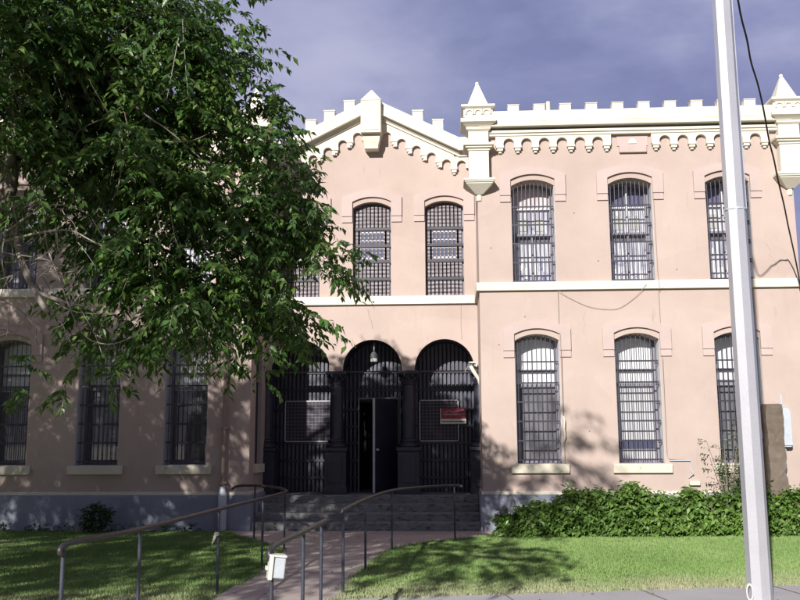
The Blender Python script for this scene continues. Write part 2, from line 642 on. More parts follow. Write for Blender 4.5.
def window(xc, Y, spec, hw, kind, fs=0):
    zb, zs, rise = spec
    op = (xc, hw, zb, zs, rise)
    top = zs + rise
    yf = Y + REV - .06
    if kind in ('screen',):
        yf = Y + .2
    # frame follows the arch
    t = .06
    inner = [(xc + hw - t, zb + t)] + arc(xc, hw - t, zs - .03, rise * .8, rev=True) + [(xc - hw + t, zb + t)]
    outer = [(xc - hw, zb)] + arc(xc, hw, zs, rise) + [(xc + hw, zb)]
    mb = MB()
    # ring built as quads between the outer and inner outlines
    inn = inner[::-1]
    n = len(outer)
    for i in range(n):
        j = (i + 1) % n
        for y, fl in ((yf, False), (yf + .06, True)):
            q = [(outer[i][0], y, outer[i][1]), (outer[j][0], y, outer[j][1]), (inn[j][0], y, inn[j][1]), (inn[i][0], y, inn[i][1])]
            mb.face(q if fl else q[::-1])
        mb.face([(inn[i][0], yf, inn[i][1]), (inn[j][0], yf, inn[j][1]), (inn[j][0], yf + .06, inn[j][1]), (inn[i][0], yf + .06, inn[i][1])])
    if kind == 'upper':
        if fs % 3:
            mb.box(xc - .022, xc + .022, yf - .004, yf + .05, zb + 1.09, top - .04, 1)
        mb.box(xc - .02, xc + .02, yf - .002, yf + .05, zb + t, zb + 1.01, 0)
        mb.box(xc - hw + t, xc + hw - t, yf + .004, yf + .05, zb + 1.02, zb + 1.085, 0)
        mb.box(xc - hw + t, xc + hw - t, yf + .004, yf + .05, zb + 1.60, zb + 1.63, 1)
    elif kind == 'lower':
        mb.box(xc - hw + t, xc + hw - t, yf - .002, yf + .05, 2.80, 2.86, 0)
        mb.box(xc - hw + t, xc + hw - t, yf + .004, yf + .05, 3.10, 3.15, 0)
    w = part(mb, 'window', [M['winframe'], M['sash']])

    def sub(mb2, name, mats, **kw):
        return local(mb2, bld).obj(name, mats, w, **kw)
    # pane
    p = MB()
    pin = [(xc - hw + .03, zb + .03)] + arc(xc, hw - .03, zs, rise * .8) + [(xc + hw - .03, zb + .03)]
    if kind != 'screen':
        p.face([(x, yf + .03, z) for x, z in pin][::-1])
        sub(p, 'pane', M['glass'])

    def fill(z0, z1, m, name='blind', y=yf + .075):
        b = MB()
        if z1 >= zs:
            poly = [(xc - hw, z0), (xc + hw, z0)] + arc(xc, hw, zs, rise, rev=True)
        else:
            poly = [(xc - hw, z0), (xc + hw, z0), (xc + hw, z1), (xc - hw, z1)]
        b.prism(poly, y, y + .01)
        sub(b, name, m)
    hz_low = [1.35, 1.72, 2.10, 2.48, 2.86, 3.28]
    if kind == 'lower':
        a = (2.78, 2.86, 2.92)[fs % 3]
        fill(a, top, M['blind'])
        if fs % 3 == 1:
            fill(1.72, a - .003, M['blindgrey'])
            fill(1.55, 1.717, M['bluedark'], 'dark_panel')
            fill(zb, 1.547, M['blindgrey'], 'lower_blind')
        else:
            fill(zb, a - .003, M['screen'], 'insect_screen')
        g = grille(xc, Y + .1, zb + .02, zs, rise, hw - .02, hz_low, 9)
        sub(g, 'bar_grille', M['bars'])
    elif kind == 'upper':
        u = (M['curtainpink'], M['curtaindark'], M['curtaindark'])[fs % 3]
        fill(zb + 1.64, top, u, 'upper_curtain')
        fill(zb + 1.06, zb + 1.637, M['curtain'], 'curtain')
        fill(zb + .92, zb + 1.057, M['screen'], 'dark_panel')
        fill(zb, zb + .917, M['curtain'], 'lower_curtain')
        for a, b in ((-.27, -.07), (.06, .25)):
            c = MB()
            c.box(xc + a, xc + b, yf + .062, yf + .073, zb + 1.16, zb + (1.46 if fs % 3 else 1.40))
            sub(c, 'pane_reflection', M['reflection'])  # pale squares stand in for reflections in the panes
        c = MB()
        for k in range(7):
            a = xc - hw + .09 + rng.uniform(0, 2 * hw - .24)
            z0 = zb + rng.uniform(.08, .6)
            c.box(a, a + rng.uniform(.03, .1), yf + .062 + .0012 * k, yf + .063 + .0012 * k, z0, z0 + rng.uniform(.1, .3))
        sub(c, 'things_on_the_ledge', [M['blind'], M['curtaindark']][k % 2 if fs == 9 else 0])
        g = grille(xc, Y + .08, zb + .01, zs, rise, hw - .02, [zb + .03, zb + .42, zb + .81, zb + 1.2, zb + 1.58], 10)
        sub(g, 'bar_grille', M['bars'])
    elif kind == 'screen':
        fill(zb, top, M['perfdark'], 'back_plate')
        g = MB()
        for i in range(9):
            x = xc - hw + .03 + (i + .5) * 2 * (hw - .03) / 9
            inmid = abs(x - xc) < .27
            if inmid:
                g.box(x - .016, x + .016, yf - .05, yf - .04, zb + .781, zb + 1.519)
            zz = [(zb + .02, zb + .78), (zb + 1.52, arch_z(op, x) - .02)] if inmid else [(zb + .02, arch_z(op, x) - .02)]
            for a, b in zz:
                g.box(x - .03, x + .03, yf - .05, yf - .04, a, b)
        sub(g, 'perforated_strips', M['perf'])
        h = MB()
        for z in (zb + .40, zb + .80, zb + 1.16, zb + 1.54):
            h.box(xc - hw + .002, xc + hw - .002, yf - .075, yf - .052, z - .03, z + .03)
        sub(h, 'cross_bars', M['bars'])
        s = MB()
        s.box(xc - .27, xc + .27, yf - .03, yf - .02, zb + .83, zb + 1.51, 0)
        for z, hgt in ((zb + .86, .04), (zb + 1.1, .025), (zb + 1.28, .02), (zb + 1.46, .03)):
            s.box(xc - .25, xc + .25, yf - .036, yf - .0305, z, z + hgt, 1)
        for x in (-.27, .25):
            s.box(xc + x, xc + x + .02, yf - .034, yf - .0305, zb + .83, zb + 1.5, 2)
        sub(s, 'inner_sash', [M['bluedark'], M['sash'], M['winframe']])
    if kind != 'screen':
        j = MB()
        zl = arch_z(op, xc - hw)
        j.box(xc + hw - .006, xc + hw + .002, Y + .012, yf - .002, zb + .006, zl - .006)
        j.box(xc - hw - .002, xc - hw + .006, Y + .012, yf - .002, zb + .006, zl - .006)
        sub(j, 'jamb_lining', M['sash'])
    if spec is LOW:
        s = MB()
        s.box(xc - .565, xc + .565, Y - .07, Y + .03, 1.095, 1.268)
        sub(s, 'sill', M['sill'], bevel=.008)
        b = MB()
        b.box(xc - hw, xc + hw, Y + .031, Y + REV, 1.2, zb + .004)
        sub(b, 'sill_bed', M['winframe'])
    hd = hood(zs, hw, Y, xc, None)
    sub(hd, 'hood_mould', M['hood'])
    return w


for i, x in enumerate(right_x):
    window(x, YW, LOW, HW, 'lower', i)
    window(x, YW, UPP, HW, 'upper', i)
for i, x in enumerate(left_x):
    window(x, YW, LOW, HW, 'lower', 0 if i != 1 else 2)
    window(x, YW, UPP, HW, 'upper', i + 1)
for i, x in enumerate(centre_x):
    window(x, YC, UPP, .425, 'screen', i)
# narrow windows in the two returns (blocked, with sill)
for X, s in ((XL1, -1),):
    y = 18.8 if s < 0 else YC - .8
    mb = MB()
    a, b = sorted((X + s * .26, X + s * .28))
    mb.box(a, b, y - .32, y + .32, 1.2, 3.9)
    w = part(mb, 'side_window', M['bluedark'])
    mb = MB()
    a, b = sorted((X - s * .07, X + s * .25))
    mb.box(a, b, y - .4, y + .4, 1.1, 1.272)
    local(mb, bld).obj('sill', M['sill'], w, bevel=.008)
    mb = MB()
    for k in range(6):
        yy = y - .25 + k * .1
        mb.tube([(X + s * .08, yy, 1.28), (X + s * .08, yy, 3.8)], .01, 6)
    local(mb, bld).obj('bar_grille', M['bars'], w)


# corbel tables, cornices and battlements of the wings
def corbel_table(xs, x_a, x_b, Y, zt=7.93):
    """white band with round arches between pendants at xs"""
    mb = MB()
    bot = zt - .2
    poly = [(x_a, zt), (x_a, bot + .0)]
    pts = []
    for a, b in zip(xs[:-1], xs[1:]):
        c, r = (a + b) / 2, (b - a) / 2 - .072
        pts += [(c - r, bot)] + [(c + r * math.cos(PI - PI * i / 12), bot + .045 + r * math.sin(PI - PI * i / 12)) for i in range(13)] + [(c + r, bot)]
    poly = [(x_a, zt), (x_a, bot)] + pts + [(x_b, bot), (x_b, zt)]
    mb.prism(poly, Y - .085, Y + .02)
    return mb


def pendant(x, Y, z):
    mb = MB()
    mb.box(x - .078, x + .078, Y - .10, Y + .02, z - .045, z - .002)
    mb.box(x - .058, x + .058, Y - .08, Y + .02, z - .10, z - .047)
    mb.box(x - .03, x + .03, Y - .05, Y + .02, z - .145, z - .102)
    return mb


def wing_top(x0, x1, Y, groups, merlons, panel):
    mb = MB()
    for g in groups:
        t = corbel_table(g, max(g[0] - .09, x0), min(g[-1] + .09, x1), Y)
        for f, mm in zip(t.f, t.m):
            mb.face([t.v[i] for i in f])
    tab = part(mb, 'corbel_table', M['white'])
    for g in groups:
        for x in g:
            local(pendant(x, Y, 7.73), bld).obj('corbel', M['white'], tab)
    # bed mouldings, cornice soffit and fascia
    mb = MB()
    mb.box(x0, x1, Y - .105, Y + .05, 7.932, 7.985)
    mb.box(x0, x1, Y - .135, Y + .05, 7.987, 8.045)
    mb.box(x0, x1, Y - .245, Y + .3, 8.095, 8.19)
    mb.box(x0, x1, Y - .24, Y + .28, 8.192, 8.385)
    mb.box(x0, x1, Y - .215, Y + .26, 8.387, 8.43)
    cor = part(mb, 'cornice', M['white'], bevel=.008)
    for x in merlons:
        m2 = MB()
        m2.box(x - .115, x + .115, Y - .18, Y + .0, 8.432, 8.560)
        m2.box(x - .125, x + .125, Y - .192, Y + .012, 8.562, 8.582)
        local(m2, bld).obj('merlon', M['white'], cor, bevel=.006)
    # pink panel over the middle window
    a, b = panel
    mb = MB()
    mb.box(a - .04, b + .04, Y - .02, Y + .02, 7.69, 7.93)
    mb.box(a, b, Y - .06, Y + .02, 7.545, 7.688)
    pn = part(mb, 'pink_panel', M['hood'], bevel=.006)
    mb = MB()
    c = (a + b) / 2
    mb.prism([(c - .085, 7.74), (c + .085, 7.74)] + [(c + .085 * math.cos(PI * i / 10), 7.745 + .1 * math.sin(PI * i / 10)) for i in range(1, 10)], Y - .035, Y - .01)
    local(mb, bld).obj('white_lunette', M['white'], pn)


g1 = [1.125 + .363 * k for k in range(7)]
g2 = [4.30 + .363 * k for k in range(7)]
wing_top(XR0 + .05, XR1 - .02, YW, [g1, g2], [1.41 + .532 * k for k in range(10)], (3.56, 4.11))
mir = lambda x: 2 * XC - x
wing_top(XL0 + .02, XL1 - .05, YW, [[mir(x) for x in g[::-1]] for g in (g1, g2)], [mir(1.41 + .532 * k) for k in range(10)], (mir(4.11), mir(3.56)))


def turret(X, Y):
    mb = MB()
    mb.square(X, Y, [(.205, 7.0), (.205, 7.62)])
    mb.square(X, Y, [(.205, 7.75), (.205, 8.06)])
    t = part(mb, 'turret', M['white'])

    def sub(prof, name, sq=True, n=16):
        m2 = MB()
        (m2.square(X, Y, prof) if sq else m2.lathe(X, Y, prof, n))
        local(m2, bld).obj(name, M['white'], t, smooth=None if sq else 40)
    sub([(.075, 6.72), (.27, 6.90), (.27, 6.925), (.295, 6.927), (.295, 6.955), (.315, 6.957), (.315, 6.998)], 'bracket')
    sub([(.03, 6.575), (.055, 6.59), (.065, 6.64), (.06, 6.718)], 'pendant_ball', False)
    sub([(.225, 7.61), (.225, 7.645), (.27, 7.66), (.27, 7.69), (.31, 7.70), (.31, 7.75), (.2, 7.752)], 'lower_ledge')
    sub([(.22, 8.03), (.25, 8.06), (.25, 8.10), (.30, 8.14), (.36, 8.18), (.36, 8.255), (.27, 8.258)], 'middle_ledge')
    sub([(.275, 8.257), (.275, 8.48)], 'collar')
    sub([(.30, 8.478), (.345, 8.51), (.345, 8.555), (.225, 8.558)], 'cap_plate')
    sub([(.225, 8.556), (.03, 9.10)], 'spire')
    sub([(.022, 9.09), (.038, 9.105), (.042, 9.135), (.028, 9.16), (.005, 9.17)], 'finial', False)
    # little blind arches on the collar faces
    m2 = MB()
    for fx, fy in ((0, -1), (-1, 0), (1, 0)):
        for k in (-1, 0, 1):
            cx = k * .178
            poly = [(cx - .085, 8.475), (cx - .085, 8.36)] + [(cx - .058, 8.36)] + \
                   [(cx + .058 * math.cos(PI - PI * i / 8), 8.385 + .058 * math.sin(PI - PI * i / 8)) for i in range(9)] + [(cx + .058, 8.36), (cx + .085, 8.36), (cx + .085, 8.475)]
            n0 = len(m2.v)
            m2.prism(poly, -.30, -.274)
            for i in range(n0, len(m2.v)):
                x, y, z = m2.v[i]
                if fx:
                    x, y = -y * fx, x * fx
                m2.v[i] = (X + x, Y + y, z)
    local(m2, bld).obj('collar_arches', M['white'], t)


turret(.68, YW + .02)
turret(mir(.68), YW + .02)
turret(6.93, YW + .02)

# gable: raking cornice, stepped corbels, merlons, apex block
SL = .50


def rake(mb, d0, d1, off0, off1, y0, y1, m=0):
    """slanted band on both sides of the apex: distances d0..d1 from XC, heights off0..off1 over the rake line"""
    zl = lambda d: 8.1 + (1.95 - d) * SL
    for s in (-1, 1):
        pts = [(XC + s * d1, zl(d1) + off0), (XC + s * d0, zl(d0) + off0), (XC + s * d0, zl(d0) + off1), (XC + s * d1, zl(d1) + off1)]
        if s > 0:
            pts = [pts[1], pts[0], pts[3], pts[2]]
        mb.prism(pts, y0, y1)


mb = MB()
rake(mb, .18, 1.93, -.10, -.045, YC - .12, YC + .05)
rake(mb, .18, 1.93, -.042, .0, YC - .15, YC + .05)
rake(mb, .18, 1.93, .003, .11, YC - .27, YC + .2)
rake(mb, .18, 1.93, .112, .30, YC - .26, YC + .2)
for s in (-1, 1):               # short level ends against the turrets
    a, b = sorted((XC + s * 1.932, XC + s * 2.32))
    for z0, z1, p in ((8.0, 8.057, .12), (8.06, 8.1, .15), (8.103, 8.21, .27), (8.212, 8.40, .26)):
        mb.box(a, b, YC - p, YC + .2, z0, z1)
rc = part(mb, 'raking_cornice', M['white'])
for dx in (-.95, -1.37, -.50, 1.04, 1.49):
    z = 8.1 + (1.95 - abs(dx)) * SL + .30
    m2 = MB()
    m2.box(XC + dx - .12, XC + dx + .12, YC - .25, YC - .02, z - .08, z + .17)
    m2.box(XC + dx - .132, XC + dx + .132, YC - .262, YC - .008, z + .172, z + .205)
    local(m2, bld).obj('merlon', M['white'], rc, bevel=.006)
# rake corbels: each arch stands one step lower than the last
P = .335
rt_ = {}
for s in (-1, 1):
    mb = MB()
    for k in range(6):
        c = XC + s * (.33 + P * k)
        zt = 8.62 - .168 * k if k < 5 else 8.62 - .168 * 4 - .03
        r = .10
        hi = 8.1 + (1.95 - (.33 + P * k)) * SL - .105
        z_out = hi - P / 2 * SL
        z_in = hi + P / 2 * SL
        if k == 5:
            z_out = 7.99
            z_in = min(z_in, 7.99 + .02)
        xi, xo = c - s * P / 2, c + s * P / 2
        drop = zt - .175
        ring = [(c + s * r * math.cos(PI - PI * i / 10) , zt - r + r * math.sin(PI - PI * i / 10)) for i in range(11)]
        poly = [(xi, z_in), (xi, drop), (c - s * r, drop)] + ring + [(c + s * r, drop), (xo, drop - (.168 if k < 4 else 0)), (xo, z_out)]
        poly = [(xi, z_in), (xi, drop), (c - s * r, drop)] + ring + [(c + s * r, drop), (xo, drop), (xo, z_out)]
        if s < 0:
            poly = poly[::-1]
        mb.prism(poly, YC - .085, YC + .02)
    rt_[s] = part(mb, 'rake_corbel_table', M['white'])
for s in (-1, 1):
    for k in range(5):
        x = XC + s * (.33 + P * (k + .5) )
        zt = 8.62 - .168 * k - .175
        m2 = MB()
        m2.box(x - .075, x + .075, YC - .10, YC + .02, zt - .06, zt - .002)
        m2.box(x - .055, x + .055, YC - .08, YC + .02, zt - .12, zt - .062)
        m2.box(x - .03, x + .03, YC - .05, YC + .02, zt - .165, zt - .122)
        local(m2, bld).obj('corbel', M['white'], rt_[s])
mb = MB()
mb.square(XC, YC - .2, [(.225, 8.50), (.225, 9.25)])
ab = part(mb, 'apex_block', M['white'], bevel=.01)
m2 = MB()
m2.square(XC, YC - .2, [(.235, 9.252), (.01, 9.57)])
local(m2, bld).obj('pyramid_cap', M['white'], ab)
m2 = MB()
m2.square(XC, YC - .12, [(.15, 8.18), (.15, 8.24), (.185, 8.36), (.20, 8.498)])
local(m2, bld).obj('corbel', M['white'], ab)
m2 = MB()
m2.box(XC - .17, XC + .17, YC - .437, YC - .42, 8.56, 9.19)
local(m2, bld).obj('raised_panel', M['white'], ab, bevel=.005)
mb = MB()
mb.tube([(2.29, 19.2, 8.0), (2.29, 19.2, 9.15)], .05, 10)
part(mb, 'vent_stack', M['white'], smooth=40)


# ------------------------------------------------------------------ columns, gates, door
def column(X, half=False):
    y = YC + .12
    mb = MB()
    mb.lathe(X, y, [(.152, 1.78), (.155, 1.95), (.15, 2.4), (.135, 2.93)], 24)
    c = part(mb, 'column', M['iron'], smooth=40)
    m2 = MB()
    m2.square(X, y, [(.25, .62), (.25, .76), (.235, .78), (.235, 1.50), (.26, 1.53), (.26, 1.6)])
    local(m2, bld).obj('pedestal', M['iron'], c, bevel=.008)
    m2 = MB()
    m2.square(X, y - .012, [(.15, .86), (.15, 1.42)])
    m2.v = [(x, yy - .1, z) for x, yy, z in m2.v]
    local(m2, bld).obj('pedestal_panel', M['iron'], c, bevel=.006)
    m2 = MB()
    m2.lathe(X, y, [(.22, 1.602), (.235, 1.64), (.22, 1.67), (.18, 1.69), (.18, 1.71), (.195, 1.735), (.18, 1.765), (.155, 1.782)], 24)
    local(m2, bld).obj('base', M['iron'], c, smooth=50)
    m2 = MB()
    m2.lathe(X, y, [(.135, 2.931), (.16, 2.945), (.16, 2.965), (.14, 2.975), (.15, 3.02), (.165, 3.09), (.19, 3.15)], 24)
    m2.square(X, y, [(.205, 3.152), (.225, 3.18), (.225, 3.233)])
    for ring, zz, rr in ((8, 3.04, .165), (8, 3.11, .195)):
        for k in range(ring):
            a = 2 * PI * (k + .5 * (zz > 3.1)) / ring
            px, py = X + rr * math.cos(a), y + rr * math.sin(a)
            m2.tube([(X + .14 * math.cos(a), y + .14 * math.sin(a), zz - .06), (px, py, zz), (X + (rr + .035) * math.cos(a), y + (rr + .035) * math.sin(a), zz + .03), (X + (rr + .04) * math.cos(a), y + (rr + .04) * math.sin(a), zz + .005)], [.02, .03, .022, .01], 6)
    local(m2, bld).obj('capital', M['iron'], c, smooth=50)


for k in (-1.5, -.5, .5, 1.5):
    column(XC + k * 1.57 + (.02 if k < -1 else -.02 if k > 1 else 0))
# painted intrados lining in dark iron behind each arch
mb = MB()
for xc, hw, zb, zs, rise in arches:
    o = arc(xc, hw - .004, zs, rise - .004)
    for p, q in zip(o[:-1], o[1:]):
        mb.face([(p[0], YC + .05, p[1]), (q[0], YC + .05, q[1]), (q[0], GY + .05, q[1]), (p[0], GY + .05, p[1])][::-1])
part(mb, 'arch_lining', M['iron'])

HZ = (.93, 1.31, 1.69, 2.06, 2.43, 2.87, 3.27)
for gi, (xc, hw, zb, zs, rise) in enumerate(arches):
    op = (xc, hw + .10, .62, 3.24, hw + .12)
    mb = MB()
    W = hw + .13
    n = 17
    for i in range(n):
        x = xc - W + (i + .5) * 2 * W / n
        top = min(arch_z((xc, W, .62, 3.24, W), x), 4.02)
        if gi == 1 and -2.02 < x < -1.15:
            mb.box(x - .027, x + .027, GY, GY + .018, 2.70, top)
        else:
            mb.box(x - .027, x + .027, GY, GY + .018, .625, top)
    gt = part(mb, 'gate', M['slat'])
    for z in HZ:
        for a, b in (((xc - W, -2.03), (-1.14, xc + W)) if gi == 1 and z < 2.6 else ((xc - W, xc + W),)):
            mb = MB()
            mb.box(a, b, GY - .03, GY - .002, z - .025, z + .025)
            local(mb, bld).obj('cross_bar', M['iron'], gt)
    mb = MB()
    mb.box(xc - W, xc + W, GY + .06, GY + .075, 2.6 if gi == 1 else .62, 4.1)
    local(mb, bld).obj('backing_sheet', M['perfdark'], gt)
# pale mesh panels on the outer gates
for X0, X1 in ((-3.69, -2.60), (-.66, .22)):
    mb = MB()
    z0, z1 = 1.72, 2.64
    for a, b, c, d in ((X0, X1, z1 - .022, z1), (X0, X1, z0, z0 + .022), (X0, X0 + .022, z0, z1), (X1 - .022, X1, z0, z1)):
        mb.box(a, b, GY - .06, GY - .035, c, d)
    fr = part(mb, 'mesh_panel', M['sash'])
    mb = MB()
    nx = int((X1 - X0) / .075)
    for i in range(1, nx):
        x = X0 + i * (X1 - X0) / nx
        mb.box(x - .005, x + .005, GY - .052, GY - .044, z0, z1)
    for i in range(1, 12):
        z = z0 + i * (z1 - z0) / 12
        mb.box(X0, X1, GY - .043, GY - .036, z - .004, z + .004)
    local(mb, bld).obj('wire_mesh', M['winframe'], fr)
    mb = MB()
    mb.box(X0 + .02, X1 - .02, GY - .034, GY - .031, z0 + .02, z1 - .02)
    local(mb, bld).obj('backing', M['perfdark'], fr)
# door: frame and a leaf standing open towards the steps
mb = MB()
for a, b in ((-2.035, -2.0), (-1.155, -1.12)):
    mb.box(a, b, GY - .07, GY - .04, .62, 2.66)
mb.box(-2.035, -1.12, GY - .07, GY - .04, 2.662, 2.70)
df = part(mb, 'door_frame', M['winframe'])
mb = MB()
mb.box(0, .86, -.02, .02, .64, 2.65, 0)
mb.box(.845, .866, -.024, .024, .638, 2.652, 1)
for z0, z1 in ((.74, 1.55), (1.68, 2.54)):
    mb.box(.1, .76, -.032, -.0205, z0, z1, 0)
leaf = mb.obj('door', [M['iron'], M['sash']], bld)
ang = math.radians(180 + 57)
leaf.location = (-1.15 - XC, GY - .09 - YW, 0)
leaf.rotation_euler = (0, 0, ang)
mb = MB()
mb.tube([(.79, .02, 1.55), (.79, .075, 1.55)], .022, 10)
mb.tube([(.79, -.02, 1.55), (.79, -.075, 1.55)], .022, 10)
mb.obj('door_knob', M['sash'], leaf, smooth=40)

# ------------------------------------------------------------------ small things fixed to the building
# lamp under the middle arch
p = at(374, 357, 19.75)
lamp = thing('porch_lamp', 'small bell-shaped lamp with white globe hanging in the middle arch over the open door', 'lamp', (p.x, p.y, 3.46))
mb = MB()
mb.lathe(0, 0, [(.075, .0), (.085, .05), (.07, .09), (.045, .11)], 16)
mb.obj('globe', M['lampglass'], lamp, smooth=60)
mb = MB()
mb.lathe(0, 0, [(.09, .085), (.085, .14), (.05, .2), (.02, .22)], 16)
mb.tube([(0, 0, .2), (0, 0, .42)], .012, 8)
mb.obj('lamp_shade', M['lampcap'], lamp, smooth=60)

# security camera at the right arch
p = at(476, 371, 19.3)
sc = thing('security_camera', 'cream security camera on a bracket at the right shoulder of the right-hand arch', 'camera', (p.x, p.y, p.z))
a = [at(470.5, 366, 19.2), at(474, 372, 19.2), at(478.5, 379, 19.25), at(480.5, 386, 19.3)]
mb = MB()
mb.tube([Vector(q) - p for q in a], [.042, .042, .036, .03], 12)
mb.obj('camera_body', M['cream'], sc, smooth=40)
mb = MB()
q0, q1 = at(468.5, 362.5, 19.3) - p, at(477, 362.5, 19.35) - p
mb.box(q0.x, q1.x, -.05, .05, q0.z - .014, q0.z + .014)
mb.box(q1.x - .03, q1.x, -.03, .3, q0.z - .09, q0.z - .015)
mb.obj('bracket', M['cream'], sc)
mb = MB()
mb.tube(smooth_path([at(465, 372, 19.35) - p, at(468, 367, 19.3) - p, at(474, 363.5, 19.3) - p, at(481, 367, 19.3) - p, at(481.5, 372, 19.35) - p, at(477, 376, 19.4) - p]), .011, 6)
mb.obj('cable', M['greycable'], sc, smooth=40)

# sign on the right gate
sg = thing('wall_sign', 'small red sign with a pale lettered strip hung on the right-hand gate', 'sign', (.09, GY - .1, 2.1))
mb = MB()
mb.box(-.28, .28, 0, .012, 0, .345, 0)
mb.box(-.284, -.268, -.004, .014, .0, .345, 1)
mb.obj('board', [M['red'], M['signwhite']], sg)
mb = MB()
mb.box(-.27, .29, -.005, -.001, .0, .115)
mb.obj('pale_strip', M['signwhite'], sg)


def words(txt, size, x, z, y, m, shear=0, parent=None, name='lettering', width=None):
    cu = bpy.data.curves.new(name, 'FONT')
    cu.body = txt
    cu.size = size
    cu.shear = shear
    cu.align_x = 'CENTER'
    cu.extrude = .0008
    cu.materials.append(m)
    o = bpy.data.objects.new(name, cu)
    COL.objects.link(o)
    o.rotation_euler = (PI / 2, 0, 0)
    o.location = (x, y, z)
    o.parent = parent
    return o


# the painted line can only be read as a run of slanting strokes, so it is built as that
def scrawl(parent, x0, x1, z, h, y, m, name, seed, lw):
    r = random.Random(seed)
    mb = MB()
    x = x0
    while x < x1:
        w = r.uniform(.5, 1.0) * h
        s = [(x, y, z), (x + w * .3, y, z + h * r.uniform(.6, 1)), (x + w * .7, y, z + h * r.uniform(0, .3)), (x + w, y, z + h * r.uniform(.4, .9))]
        mb.tube(s, lw, 4)
        x += w * 1.12
    mb.obj(name, m, parent)


scrawl(sg, -.20, .25, .195, .042, -.003, M['signpale'], 'lettering', 3, .006)
mb = MB()
mb.tube(smooth_path([(-.2, -.003, .245), (-.12, -.003, .285), (-.04, -.003, .29), (0, -.003, .265), (.24, -.003, .315)], 6), .005, 4)
mb.obj('flourish', M['signpale'], sg)
scrawl(sg, -.24, .25, .045, .03, -.007, M['olive'], 'strip_lettering', 5, .0055)

# drainpipe at the left wing
dp = thing('drainpipe', 'rusty pink drainpipe with a grey painted foot on the left wing wall near the corner', 'pipe', (-4.46, YW - .1, 0))
mb = MB()
mb.tube([(-.01, 0, .87), (-.01, 0, 2.2), (-.02, 0, 4.6), (-.02, 0, 7.6)], .042, 10)
for z in (.93, 2.0, 3.6):
    mb.box(-.09, .07, -.05, .1, z - .02, z + .02)
mb.tube([(.03, -.01, .86), (.12, -.03, .83)], .03, 8)
mb.obj('pipe', M['pipe'], dp, smooth=40)
mb = MB()
mb.tube([(0, -.05, -.05), (0, -.05, .72), (0, -.05, .74), (0, -.05, .86)], [.085, .085, .07, .055], 14)
mb.obj('pipe_foot', M['greybox'], dp, smooth=40)

# meter box, conduits and vent at the right wing
eb = thing('meter_box', 'blue-grey electric meter box on the pink wall right of the weathered post', 'electrical box', (6.48, YW - .1, 1.58))
mb = MB()
mb.box(-.075, .075, -.06, .1, 0, .74)
mb.obj('box', M['greybox'], eb, bevel=.008)
mb = MB()
mb.box(-.085, .085, -.085, -.062, .03, .7)
mb.obj('lid', M['greybox'], eb, bevel=.005)
mb = MB()
mb.tube([(-.03, .04, .75), (-.03, .04, 1.0)], .02, 8)
mb.tube([(-.02, .04, -.01), (-.02, .04, -1.6)], .02, 8)
mb.obj('conduit', M['greybox'], eb, smooth=40)
cn = MB()
cn.tube([(6.07, YW - .04, 2.3), (6.06, YW - .04, 3.3), (6.0, YW - .04, 4.66)], .022, 8)
tag(cn.obj('conduit_pipe', M['greybox'], smooth=40), 'thin grey conduit rising up the pink wall behind the pale pole', 'pipe')

ws = MB()
xs_, zs_ = 6.14, 2.39
r_ = random.Random(4)
NZ = 26
for k in range(NZ + 1):
    z = zs_ * k / NZ
    sx, sy = .162 + r_.uniform(-.006, .006) + .012 * math.sin(k * .9), .16 + r_.uniform(-.006, .006)
    for j in range(16):
        a = 2 * PI * j / 16 + PI / 4
        ca, sa = math.cos(a), math.sin(a)
        q = 1 / max(abs(ca), abs(sa)) * .95
        e = 1 + r_.uniform(-.035, .035)
        ws.v.append((ca * q * sx * e, sa * q * sy * e, z + r_.uniform(-.012, .012)))
for k in range(NZ):
    for j in range(16):
        a, b = k * 16 + j, k * 16 + (j + 1) % 16
        ws.f.append((a, b, b + 16, a + 16))
        ws.m.append(0)
ws.f.append(tuple(NZ * 16 + j for j in range(16)))
ws.m.append(0)
wp = ws.obj('weathered_post', M['post'], loc=(xs_, 17.62, 0))
tag(wp, 'rough brown weathered stub post standing in the hedge beside the pale pole', 'post')

vb = thing('wall_vent', 'small cream box vent low on the pink wall above the hedge', 'vent', (4.71, YW - .02, .86))
mb = MB()
mb.box(-.1, .1, -.06, .03, 0, .08)
mb.obj('vent_box', M['sill'], vb, bevel=.006)
mb = MB()
mb.tube([(-.1, .0, .14), (-.02, -.05, .22), (-.05, -.02, .3), (-.05, -.01, .47), (-.45, -.01, .47)], .012, 6)
mb.obj('tube', M['greybox'], vb)

# cables stapled to and hanging on the wall
mb = MB()
mb.tube(smooth_path([(2.225, 17.90, 4.70), (2.42, 17.97, 4.56), (2.82, 17.97, 4.37), (3.2, 17.97, 4.31), (3.45, 17.97, 4.345), (3.75, 17.97, 4.55), (3.97, 17.90, 4.80)]), .0045, 6)
mb.tube([(2.22, 17.975, 4.70), (2.22, 17.975, 3.9), (2.235, 17.935, 3.8), (2.25, 17.975, 1.3), (2.2, 17.975, 1.0), (2.19, 17.975, .9)], .0055, 6)
tag(mb.obj('drooping_cable', M['greycable'], smooth=40), 'thin cable drooping between two upper windows under the string course', 'cable')
mb = MB()
mb.tube([(4.20, 17.97, 7.0), (4.215, 17.97, 4.95), (4.215, 17.9, 4.88), (4.215, 17.9, 4.7), (4.215, 17.97, 4.65), (4.215, 17.975, 3.4), (4.215, 17.935, 3.3), (4.22, 17.975, 1.45), (4.25, 17.975, 1.36), (4.6, 17.975, 1.34)], .005, 6)
tag(mb.obj('wall_cable', M['greycable'], smooth=40), 'thin vertical cable beside the middle windows of the right wing', 'cable')
mb = MB()
mb.tube(smooth_path([(2.235, 17.97, 2.2), (2.26, 17.93, 2.12), (2.25, 17.92, 1.95), (2.26, 17.93, 1.8), (2.24, 17.97, 1.7)]), .018, 8)
